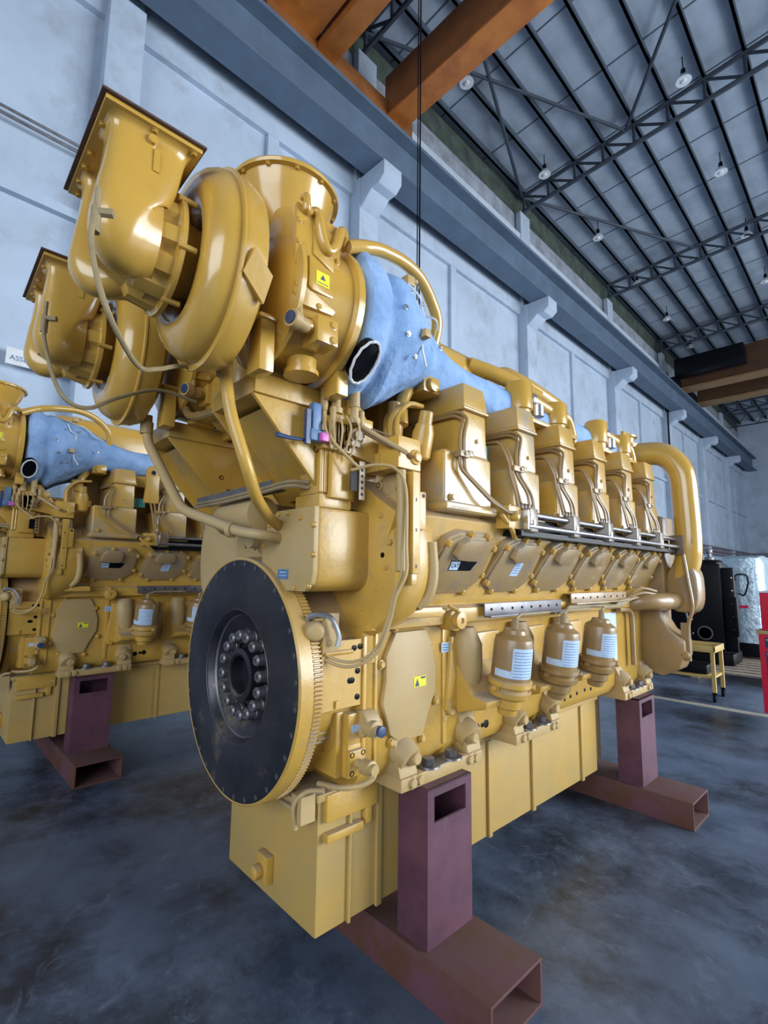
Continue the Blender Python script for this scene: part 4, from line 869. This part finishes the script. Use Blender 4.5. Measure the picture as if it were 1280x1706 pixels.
    mb = MB(); mb.box(tx+.222, tx+.2235, .81, .86, 2.385, 2.43); lb = b(mb, 'warning_label', 'labelyellow')
    mb = MB(); mb.px([(.825, 2.405), (.845, 2.405), (.835, 2.422)], tx+.2235, tx+.2242); mb.box(tx+.2235, tx+.2242, .815, .855, 2.392, 2.394); b(mb, 'warning_symbol', 'labeltxt')
    mb = MB(); mb.tube([(tx+.20, .765, 2.66), (tx+.225, .765, 2.65), (tx+.225, .765, 2.61), (tx+.21, .79, 2.62), (tx+.222, .81, 2.62), (tx+.225, .825, 2.55), (tx+.225, .85, 2.51), (tx+.225, .88, 2.54), (tx+.222, .90, 2.60), (tx+.20, .93, 2.62), (tx+.17, .95, 2.61)], [.011]*10+[.014]*20+[.017]*40, 12, 5)
    b(mb, 'water_crossover')
    mb = MB(); mb.box(tx+.14, tx+.225, .82, .90, 2.205, 2.29); mb.lathe((tx+.19, .80, 2.255), (0, -1, 0), [(.022, -.03), (.022, .02)], 14); mb.bolt((tx+.225, .88, 2.27), (1, 0, 0)); mb.bolt((tx+.225, .88, 2.22), (1, 0, 0)); b(mb, 'drain_block', bevel=.006)
    mb = MB(); mb.lathe((tx+.20, .80, 2.245), (.25, -1, 0), [(.014, 0), (.022, .01), (.022, .045), (.028, .047), (.028, .075)], 14); mb.tube([(tx+.20, .77, 2.27), (tx+.20, .765, 2.31), (tx+.20, .755, 2.34)], [.010, .012, .008], 8, 0); b(mb, 'drain_cock', 'labelyellow' if 0 else 'cream')
    mb = MB(); mb.lathe((tx+.2185, .726, 2.245), (.25, -1, 0), [(.020, 0), (.020, .003)], 14); b(mb, 'plastic_cap', 'navy')
    mb = MB(); mb.lathe((tx+.08, .86, 2.125), (0, 0, 1), [(.058, .015), (.058, .03), (.05, .035), (.05, .07)], 24); b(mb, 'housing_foot')
    for y_ in (.70, .99):
        mb = MB(); mb.box(tx+.05, tx+.13, y_-.02, y_+.03, 2.10, 2.27); mb.box(tx+.04, tx+.14, y_-.03, y_+.035, 2.26, 2.275); b(mb, 'support_post', bevel=.006)
    # blue quilted lagging: bellows then tapering along the exhaust pipe
    mb = MB(); rnd = random.Random(3 if right else 5); vs = []; fs = []; prof = [(.10, 1.0, 0), (.235, 1.0, 0), (.262, 1.02, 0), (.272, 1.06, 0), (.262, 1.10, 0), (.235, 1.125, 0), (.245, 1.14, 0), (.262, 1.17, -.01), (.258, 1.22, -.01), (.24, 1.27, -.01), (.225, 1.32, .0), (.19, 1.38, .01), (.165, 1.44, .01), (.145, 1.50, .01), (.125, 1.56, .01), (.112, 1.66, .0)]+[(.106+.004*(i % 2), 1.8+.16*i, -.005) for i in range(14)]+[(.05, 4.0, 0)]
    n = 36
    for r, y_, dz in prof:
        cx = tx+(0 if y_ < 1.3 else min(1, (y_-1.3)/.5)*(-.07 if right else .07))
        for i in range(n):
            t = 2*PI*i/n; k = 1+(.05*math.sin(3*t+y_*11)+.035*math.sin(7*t-y_*23)+rnd.uniform(-.025, .025))*(1 if y_ > 1.13 else .35)
            vs.append((cx+math.cos(t)*r*k, y_+rnd.uniform(-.008, .008), 2.42+dz-.02*min(1, max(0, y_-1.3))+math.sin(t)*r*k*(1 if y_ > 1.2 or math.sin(t) > 0 else 1.12)))
    for j in range(len(prof)-1): fs += [(j*n+i, j*n+(i+1) % n, (j+1)*n+(i+1) % n, (j+1)*n+i) for i in range(n)]
    mb.add(vs, fs); bl = b(mb, 'insulation_blanket', 'blue'); sub = bl.modifiers.new('s', 'SUBSURF'); sub.levels = 1; sub.render_levels = 1
    mb = MB()
    for a, y_ in ((0.1, 1.17), (-.25, 1.19), (.45, 1.22), (-.1, 1.30), (.2, 1.36), (.6, 1.33), (-.5, 1.25), (.0, 1.46), (.35, 1.28), (-.35, 1.38)):
        r = .255 if y_ < 1.26 else (.225 if y_ < 1.35 else .165); d = V((math.cos(a), 0, math.sin(a))); mb.bolt(V((tx, y_, 2.41))+d*(r+.004), d, .0075, .010)
    b(mb, 'lacing_stud', 'steel')
    mb = MB(); mb.tube([(tx+.20, 1.24, 2.58), (tx+.24, 1.26, 2.52), (tx+.215, 1.30, 2.50), (tx+.24, 1.29, 2.44), (tx+.215, 1.32, 2.40), (tx+.225, 1.29, 2.34), (tx+.21, 1.33, 2.28)], .004, 6, 4)
    mb.tube([(tx+.05, 1.30, 2.62), (tx+.12, 1.36, 2.60), (tx+.10, 1.42, 2.57), (tx+.16, 1.44, 2.53), (tx+.12, 1.50, 2.52)], .004, 6, 4)
    b(mb, 'lacing_wire', 'white')
    a_ = -.80; d_ = V((math.cos(a_), 0, math.sin(a_)))
    mb = MB(); mb.loft([(V((tx, 1.035, 2.41))+d_*(.270+h), (-math.sin(a_)*.075*q, 0, math.cos(a_)*.075*q), (0, .042*q, 0), 2.4) for h, q in ((-.02, 1), (.010, 1), (.016, .8), (.012, .1))], 24); b(mb, 'blanket_opening', 'black')
    mb = MB(); ps = [V((tx, 1.035, 2.41))+d_*(.284+.004*(i % 2))+V((-math.sin(a_)*.078*math.cos(2*PI*i/24), .045*math.sin(2*PI*i/24), math.cos(a_)*.078*math.cos(2*PI*i/24))) for i in range(25)]
    mb.tube(ps, .005, 6, 0); b(mb, 'stitched_edge', 'white')
    mb = MB(); mb.box(tx+.235, tx+.275, 1.255, 1.285, 2.355, 2.385); b(mb, 'thermocouple_boss', 'cream', bevel=.004)
    mb = MB(); mb.box(tx+.12, tx+.16, 1.28, 1.32, 2.62, 2.66); mb.lathe((tx+.15, 1.32, 2.65), (0, 1, 0), [(.010, 0), (.010, .02)], 8); b(mb, 'thermocouple_boss', 'cream', bevel=.004)
    # sensing line from the intake
    s3 = 1
    pts = (SL1 if right else SL2)[1:]; pts = [V(pts[0])+V((0, .0, .06))]+pts
    mb = MB(); mb.tube(pts, .0065, 8, 6); mb.cyl(V(pts[1])+V((0, 0, .01)), V(pts[1])-V((0, 0, .05)), .011, seg=8); mb.cyl(V(pts[1]), V(pts[1])+V((.02, .03, 0)), .010, seg=8)
    b(mb, 'sensing_line', 'hose')
    return T
TR = turbo(-1.41, True); TL = turbo(-2.21, False)
# --- turbo support shelf with gussets
for s2, xa, xb in ((1, -1.72, -1.395), (-1, -2.46, -2.145)):
    mb = MB(); mb.box(xa, xb, .73, 1.16, 2.075, 2.145); sh = eb(mb, 'turbo_shelf', 'yellow', bevel=.004)
    for x in (xa+.02, xb-.02):
        mb = MB(); mb.px([(.73, 2.075), (1.16, 2.075), (1.16, 1.76), (1.03, 1.76)], x-.008, x+.008); eb(mb, 'gusset_plate', 'yellow', sh, bevel=.002)
    mb = MB(); mb.add([(xa+.03, .80, 2.05), (xb-.03, .80, 2.05), (xb-.03, 1.06, 1.78), (xa+.03, 1.06, 1.78), (xa+.03, .81, 2.06), (xb-.03, .81, 2.06), (xb-.03, 1.07, 1.79), (xa+.03, 1.07, 1.79)], [(0, 1, 2, 3), (4, 5, 6, 7), (0, 1, 5, 4), (1, 2, 6, 5), (2, 3, 7, 6), (3, 0, 4, 7)]); eb(mb, 'shelf_web', 'yellow', sh)
    mb = MB()
    for y, z in ((.98, 1.93), (1.02, 1.87)): mb.bolt((xb-.0125, y, z), (1, 0, 0), .008, .003)
    eb(mb, 'gusset_hole', 'black', sh)
mb = MB(); mb.box(-2.45, -1.43, 1.14, 1.17, 1.74, 2.06); mb.box(-2.22, -1.45, 1.16, 1.50, 1.74, 2.05); eb(mb, 'rear_support_plate', 'yellow', bevel=.004)
mb = MB(); mb.lathe((-1.95, .84, 2.22), (0, 1, 0), [(.10, 0), (.13, .05), (.13, .30)], 24); mb.lathe((-1.88, .95, 2.10), (0, 0, 1), [(.06, -.05), (.10, .05), (.10, .3)], 20); mb.box(-2.2, -1.55, .98, 1.14, 2.10, 2.45); eb(mb, 'air_transfer_housing', 'yellow', bevel=.01)
mb = MB(); mb.tube([(-1.68, .80, 2.10), (-1.80, .79, 2.12), (-2.0, .79, 2.14), (-2.10, .78, 2.17), (-2.12, .77, 2.35)], .018, 10, fil=.06); eb(mb, 'oil_feed_tube', 'brown')
# oil drain pipes
mb = MB(); mb.tube([(-1.455, .655, 2.14), (-1.43, .665, 2.0), (-1.40, .72, 1.82), (-1.45, .78, 1.74), (-1.545, .885, 1.69), (-1.60, .97, 1.665)], .020, 14, fil=.05); mb.lathe((-1.46, .655, 2.12), (0, 0, 1), [(.026, 0), (.026, .05), (.018, .055), (.018, .09)], 14); eb(mb, 'turbo_drain_pipe', 'yellow')
mb = MB(); mb.tube([(-2.20, .655, 2.16), (-2.20, .66, 2.05), (-1.92, .72, 1.735), (-1.64, .83, 1.64), (-1.57, .88, 1.63), (-1.60, 1.0, 1.62)], .020, 14, fil=.05); mb.lathe((-2.20, .655, 2.08), (0, 0, 1), [(.026, 0), (.026, .05)], 14); mb.lathe((-1.69, .81, 1.65), (1, .38, -.05), [(.028, 0), (.028, .02)], 14); eb(mb, 'turbo_drain_pipe', 'cream')
# cable tray crossing in front
mb = MB(); mb.box(-2.22, -1.56, .90, .96, 1.795, 1.802); mb.box(-2.22, -1.56, .90, .903, 1.795, 1.83); tr_ = eb(mb, 'cross_tray', 'greysteel')
mb = MB(); mb.tube([(-2.2, .89, 1.80), (-1.9, .885, 1.795), (-1.6, .885, 1.80), (-1.50, .93, 1.82), (-1.45, .99, 1.82)], .007, 7, 5); mb.tube([(-2.2, .885, 1.785), (-1.9, .88, 1.78), (-1.6, .88, 1.785), (-1.50, .93, 1.805), (-1.45, .99, 1.80)], .007, 7, 5); eb(mb, 'tray_cable', 'hose', tr_)
mb = MB(); mb.cyl((-2.0, .95, 1.72), (-1.7, .95, 1.72), .07, seg=18); mb.lathe((-1.75, 1.02, 1.63), (0, -1, 0), [(.06, 0), (.06, .04), (.04, .06), (.04, .10)], 16); mb.cyl((-1.80, 1.0, 1.64), (-1.80, 1.0, 1.78), .05, seg=16); eb(mb, 'oil_manifold', 'cream', bevel=.004)
# coolant hose loop over the blanket
mb = MB(); mb.tube([(-1.23, .955, 2.60), (-1.25, 1.06, 2.66), (-1.25, 1.15, 2.687), (-1.27, 1.28, 2.712), (-1.29, 1.39, 2.705), (-1.32, 1.49, 2.665), (-1.34, 1.555, 2.60), (-1.365, 1.565, 2.52), (-1.385, 1.545, 2.44), (-1.40, 1.52, 2.38)], .024, 16, 7); hs = eb(mb, 'coolant_hose', 'gloss')
mb = MB(); mb.lathe((-1.40, 1.515, 2.33), (0, .15, 1), [(.03, 0), (.03, .05), (.038, .052), (.038, .07)], 16); mb.box(-1.45, -1.33, 1.46, 1.56, 2.26, 2.33); mb.lathe((-1.33, 1.51, 2.29), (1, 0, 0), [(.03, 0), (.03, .02)], 14); mb.tube([(-1.40, 1.44, 2.28), (-1.40, 1.40, 2.20), (-1.38, 1.38, 2.10)], .028, 14, 5); eb(mb, 'hose_adapter', 'gloss', hs, bevel=.006)

# place engine 1, copy for engine 2
A1 = math.radians(-1.5)
E0.location = Matrix.Rotation(A1, 4, 'Z') @ EO; E0.rotation_euler = (0, 0, A1)
tag(E0, 'large yellow V-engine in front, flywheel and twin turbochargers towards the camera, on maroon stands', 'engine', 'yellow diesel engines')
E1 = copy_tree(E0); E1.location = EO+V((-3.012, -.421, 0)); E1.rotation_euler = (0, 0, 0)
E1['label'] = 'second yellow V-engine at the left, cut off by the picture edge behind the front engine'
# lifting eye only the second engine shows
mb = MB(); mb.px([(1.82, 2.05), (1.94, 2.05), (1.93, 2.20), (1.935, 2.32), (1.91, 2.36), (1.85, 2.36), (1.825, 2.32), (1.83, 2.20)], -1.24, -1.21); mb.lathe((-1.212, 1.88, 2.305), (1, 0, 0), [(.028, 0), (.028, .006)], 18)
le = mb.build('lifting_eye', 'yellow', E1, EO, bevel=.004)
mb = MB(); mb.cyl((-1.21, 1.88, 2.305), (-1.2045, 1.88, 2.305), .019, seg=16); mb.build('eye_hole', 'black', le, EO)

# ================================================================ STANDS
def stand(y0, y1, xoff=0):
    """hollow box-section beam with two uprights; local frame centred under the engine"""
    root = empty('engine_stand', (0, 0, 0))
    yc = (y0+y1)/2
    def sect(z0, z1, w, t): return None
    mb = MB(); L_ = .82; h = .155; d = .155; t = .012
    # open square tube along x
    outer = [(-d, 0), (d, 0), (d, h), (-d, h)]; inner = [(-d+t, t), (d-t, t), (d-t, h-t), (-d+t, h-t)]
    vs = [(x, *p) for x in (-L_, L_) for p in outer]+[(x, *p) for x in (-L_, L_) for p in inner]; fs = []
    for i in range(4):
        j = (i+1) % 4; fs += [(i, j, 4+j, 4+i), (8+i, 8+j, 12+j, 12+i), (i, j, 8+j, 8+i), (4+i, 4+j, 12+j, 12+i)]
    mb.add(vs, fs); mb.build('base_beam', 'rust', root, bevel=.004)
    for s2 in (1, -1):
        mb = MB(); xo, xi = s2*.534, s2*.380; yh = .132; z0, z1 = .155, .70; zw0, zw1 = .575, .668; yw = .095
        # upright tube whose outer face carries a rectangular window
        a, b = sorted((xo, xi))
        t = .01
        def B(x0, x1, *r): mb.box(min(x0, x1), max(x0, x1), *r)
        B(xi, xo, -yh, -yh+t, z0, z1); B(xi, xo, yh-t, yh, z0, z1)
        B(xi, xi+s2*t, -yh+t, yh-t, z0, z1)
        B(xo, xo-s2*t, -yh+t, yh-t, z0, zw0); B(xo, xo-s2*t, -yh+t, yh-t, zw1, z1); B(xo, xo-s2*t, -yh+t, -yw, zw0, zw1); B(xo, xo-s2*t, yw, yh-t, zw0, zw1)
        B(xi, xo, -yh, yh, z1-.008, z1)
        mb.build('upright', 'maroon', root)
    return root
s0 = stand(-.15, .15)
def place(s, y, ang, origin, label):
    p = Matrix.Rotation(ang, 4, 'Z') @ V((-1.835, y, 0))+V(origin); s.location = p; s.rotation_euler = (0, 0, ang); tag(s, label, 'stand', 'maroon engine stands')
place(s0, 1.588, A1, (0, 0, 0), 'nearest maroon steel stand under the flywheel end of the front engine')
s1 = copy_tree(s0); place(s1, 3.66, A1, (0, 0, 0), 'maroon steel stand under the far end of the front engine')
s2 = copy_tree(s0); place(s2, 1.588, 0, (-3.012, -.421, 0), 'maroon steel stand under the second engine at the left')

# ================================================================ BACKGROUND OBJECTS
tag(struct('trim_5', MB().box(-7, 15, 6.90, 7.03, 0, .003), 'line'), kind='structure')
# black radiator set
G = empty('radiator_unit', (-2.35, 9.6, .2)); go = (-2.35, 9.6, .2); tag(G, 'black boxed radiator unit with a grey hose on a pallet behind the yellow cart', 'radiator')
mb = MB(); mb.box(-2.95, -1.86, 9.35, 9.95, .32, 1.72); mb.loft([((-2.05, 9.65, 1.70), (.18, 0, 0), (0, .25, 0), 3), ((-2.05, 9.65, 1.79), (.15, 0, 0), (0, .2, 0), 3)], 20); mb.box(-2.95, -1.75, 9.3, 9.95, .148, .33); mb.build('casing', 'black', G, go, bevel=.03)
mb = MB(); mb.box(-1.86, -1.70, 9.4, 9.5, .35, 1.66); mb.box(-1.72, -1.66, 9.3, 9.42, .6, 1.2); mb.build('side_frame', 'black', G, go, bevel=.015)
mb = MB(); mb.tube([(-2.50, 9.33, 1.55), (-2.40, 9.30, 1.40), (-2.37, 9.30, 1.0), (-2.33, 9.30, .7), (-2.33, 9.31, .3)], .02, 10, 6); mb.build('hose', 'greysteel', G, go)
mb = MB(); mb.lathe((-2.12, 9.35, .62), (0, -1, 0), [(.11, 0), (.11, .01), (.09, .012), (.09, .0)], 24); mb.lathe((-2.05, 9.6, 1.78), (0, 0, 1), [(.07, 0), (.07, .05), (.03, .06), (.03, .12), (.05, .13), (.05, .18)], 16); mb.build('filler_neck', 'greysteel', G, go)
mb = MB()
for z in (1.45, 1.25, 1.0, .82, .6): mb.lathe((-2.29, 9.35, z), (0, -1, 0), [(.010, 0), (.008, .01)], 8)
for z in (1.5, 1.3, 1.1, .9, .7): mb.lathe((-1.73, 9.4, z), (0, -1, 0), [(.012, 0), (.010, .012)], 8)
mb.build('rivet', 'white', G, go)
mb = MB(); mb.lathe((-2.27, 9.35, .93), (0, -1, 0), [(.03, 0), (.035, .02), (.02, .03)], 14); mb.build('red_cap', 'red', G, go)
# foil wrapped machine
G = empty('wrapped_machine', (-1.75, 11.0, .25)); go = (-1.75, 11.0, .25); tag(G, 'machine wrapped in silver plastic beside the black radiator unit', 'machine')
mb = MB(); rnd = random.Random(4); vs = []; fs = []; n = 28; hs_ = [.42, .5, .8, 1.1, 1.4, 1.7, 1.84, 1.88]
for h in hs_:
    for i in range(n):
        t = 2*PI*i/n; c_, s_ = math.cos(t), math.sin(t); e = .35; sh_ = 1-.10*(h-.4)/1.4-(.12 if h > 1.86 else 0)
        vs.append((-1.78+math.copysign(abs(c_)**e, c_)*.34*sh_+rnd.uniform(-.015, .015), 11+math.copysign(abs(s_)**e, s_)*.7*sh_, h+rnd.uniform(-.01, .01)))
for j in range(len(hs_)-1): fs += [(j*n+i, j*n+(i+1) % n, (j+1)*n+(i+1) % n, (j+1)*n+i) for i in range(n)]
fs += [tuple(range(n)), tuple(range((len(hs_)-1)*n, len(hs_)*n))]
mb.add(vs, fs); mb.build('plastic_wrap', 'foil', G, go)
mb = MB(); mb.tube([(-1.84, 10.28, 1.45), (-1.82, 10.27, 1.55), (-1.68, 10.27, 1.55), (-1.66, 10.28, 1.42), (-1.72, 10.27, 1.22), (-1.80, 10.27, 1.24)], .012, 8, 5); mb.build('strap', 'black', G, go)
mb = MB(); mb.box(-1.80, -1.68, 10.27, 10.29, 1.0, 1.04); mb.build('handle', 'red', G, go)
mb = MB(); mb.box(-2.1, -1.45, 10.4, 11.6, .18, .42); mb.build('skid', 'black', G, go, bevel=.02)
# pallet
def pallet(x0, x1, y0, y1, z, label):
    root = empty('wooden_pallet', ((x0+x1)/2, (y0+y1)/2, z)); o = ((x0+x1)/2, (y0+y1)/2, z); tag(root, label, 'pallet')
    for k in range(6): 
        y = y0+k*(y1-y0-.12)/5; mb = MB(); mb.box(x0, x1, y, y+.12, z+.12, z+.145); mb.build('deck_board', 'wood', root, o)
    for k in range(3):
        x = x0+k*(x1-x0-.1)/2; mb = MB(); mb.box(x, x+.1, y0, y1, z, z+.12); mb.build('bearer', 'wood', root, o)
pallet(-3.1, -1.2, 8.7, 10.1, 0, 'pale wooden pallet under the black radiator unit')
pallet(-2.2, -1.2, 10.25, 11.7, 0, 'wooden pallet under the silver wrapped machine')
# yellow cart
G = empty('work_cart', (-2.1, 7.5, 0)); go = (-2.1, 7.5, 0); tag(G, 'low yellow steel work cart on castors with black trays', 'cart')
mb = MB(); mb.box(-2.75, -1.55, 7.22, 7.72, .585, .60); mb.box(-2.75, -1.55, 7.22, 7.24, .60, .66); mb.box(-2.75, -1.55, 7.70, 7.72, .60, .66); mb.box(-1.57, -1.55, 7.22, 7.72, .60, .66); mb.build('top_tray', 'toolcart', G, go, bevel=.004)
mb = MB(); mb.box(-2.75, -1.58, 7.25, 7.70, .27, .30); mb.build('lower_shelf', 'toolcart', G, go, bevel=.004)
for x in (-2.72, -1.585):
    for y in (7.25, 7.68):
        mb = MB(); mb.box(x-.02, x+.02, y-.02, y+.02, .1, .60); mb.build('leg', 'toolcart', G, go)
        mb = MB(); mb.cyl((x-.015, y, .05), (x+.015, y, .05), .05, seg=18); mb.box(x-.025, x+.025, y-.02, y+.02, .09, .11); mb.build('castor', 'black', G, go)
G = empty('storage_box', (-2.05, 7.45, .30)); tag(G, 'flat black case lying on the lower shelf of the yellow cart', 'case')
mb = MB(); mb.box(-2.45, -1.66, 7.30, 7.64, .302, .42); mb.build('case_body', 'black', G, (-2.05, 7.45, .30), bevel=.02)
mb = MB(); mb.box(-2.10, -1.98, 7.28, 7.30, .35, .37); mb.build('handle', 'greysteel', G, (-2.05, 7.45, .30))
# red tool trolley
G = empty('tool_trolley', (-.60, 6.6, 0)); go = (-.60, 6.6, 0); tag(G, 'red roller tool trolley at the right edge with dark drawer fronts', 'trolley')
mb = MB(); mb.box(-.985, -.30, 6.42, 6.92, .14, .93); mb.build('body', 'red', G, go, bevel=.01)
mb = MB(); mb.box(-1.0, -.28, 6.40, 6.94, .93, .965); mb.build('work_top', 'cream', G, go, bevel=.005)
for z0, z1 in ((.80, .90), (.20, .76)):
    mb = MB(); mb.box(-.93, -.35, 6.405, 6.42, z0, z1); d = mb.build('drawer_front', 'navy', G, go, bevel=.004)
    mb = MB(); mb.box(-.92, -.36, 6.39, 6.405, z1-.03, z1-.015); mb.build('handle', 'steel', d, go)
for x in (-.93, -.35):
    for y in (6.50, 6.85): mb = MB(); mb.cyl((x-.02, y, .06), (x+.02, y, .06), .06, seg=18); mb.box(x-.03, x+.03, y-.03, y+.03, .10, .14); mb.build('castor', 'black', G, go)
G = empty('tool_chest', (-.62, 6.6, .966)); go = (-.62, 6.6, .966); tag(G, 'red tool chest standing on top of the red trolley', 'chest')
mb = MB(); mb.box(-.955, -.33, 6.45, 6.88, .966, 1.35); mb.build('chest_body', 'red', G, go, bevel=.008)
mb = MB(); mb.box(-.96, -.325, 6.445, 6.885, 1.35, 1.365); mb.build('lid', 'white', G, go, bevel=.004)
for z in (1.0, 1.1, 1.2): mb = MB(); mb.box(-.90, -.38, 6.44, 6.45, z, z+.08); mb.build('drawer_front', 'red', G, go, bevel=.003)
# distant red machine
G = empty('wrapped_crate', (-1.6, 12.9, 0)); go = (-1.6, 12.9, 0); tag(G, 'red crate with crumpled white sheet behind the silver wrapped machine', 'crate')
mb = MB(); mb.box(-1.95, -1.1, 12.5, 13.4, 0, 1.30); mb.build('crate_body', 'maroon', G, go, bevel=.02)
mb = MB(); rnd = random.Random(9); vs = [(-2.0+.2*i, 12.45+.25*j, 1.36+rnd.uniform(-.05, .08)) for i in range(5) for j in range(5)]; mb.add(vs, [(i*5+j, (i+1)*5+j, (i+1)*5+j+1, i*5+j+1) for i in range(4) for j in range(4)])
bmesh.ops.solidify(mb.bm, geom=mb.bm.faces[:], thickness=.02); mb.build('sheet', 'white', G, go)
# wall fan on the far wall
G = empty('wall_fan', (-5.3, 44.6, 2.4)); go = (-5.3, 44.6, 2.4); tag(G, 'small round fan mounted on the far end wall', 'fan')
mb = MB(); mb.lathe((-5.3, 44.5, 2.4), (0, -1, 0), [(.45, 0), (.47, .02), (.45, .04), (.43, .02)], 24, closed=True); mb.build('fan_guard', 'greysteel', G, go)
for i in range(3):
    t = i*2.1; mb = MB(); c_ = V((math.cos(t), 0, math.sin(t))); mb.loft([(V((-5.3, 44.48, 2.4))+c_*.06, (.03, .02, 0), (0, 0, .02), 2), (V((-5.3, 44.48, 2.4))+c_*.25, (.10, .03, 0), (0, 0, .08), 2), (V((-5.3, 44.48, 2.4))+c_*.38, (.05, .02, 0), (0, 0, .05), 2)], 12); mb.build('blade', 'greysteel', G, go)
# scrap rag near the front edge
mb = MB(); mb.loft([((-1.36, .86, .001), (.02, 0, 0), (0, .015, 0), 2), ((-1.36, .86, .008), (.016, 0, 0), (0, .012, 0), 2)], 12)
tag(mb.build('scrap_piece', 'pink', org=(-1.36, .86, 0)), 'tiny pinkish scrap lying on the floor near the bottom edge', 'scrap')
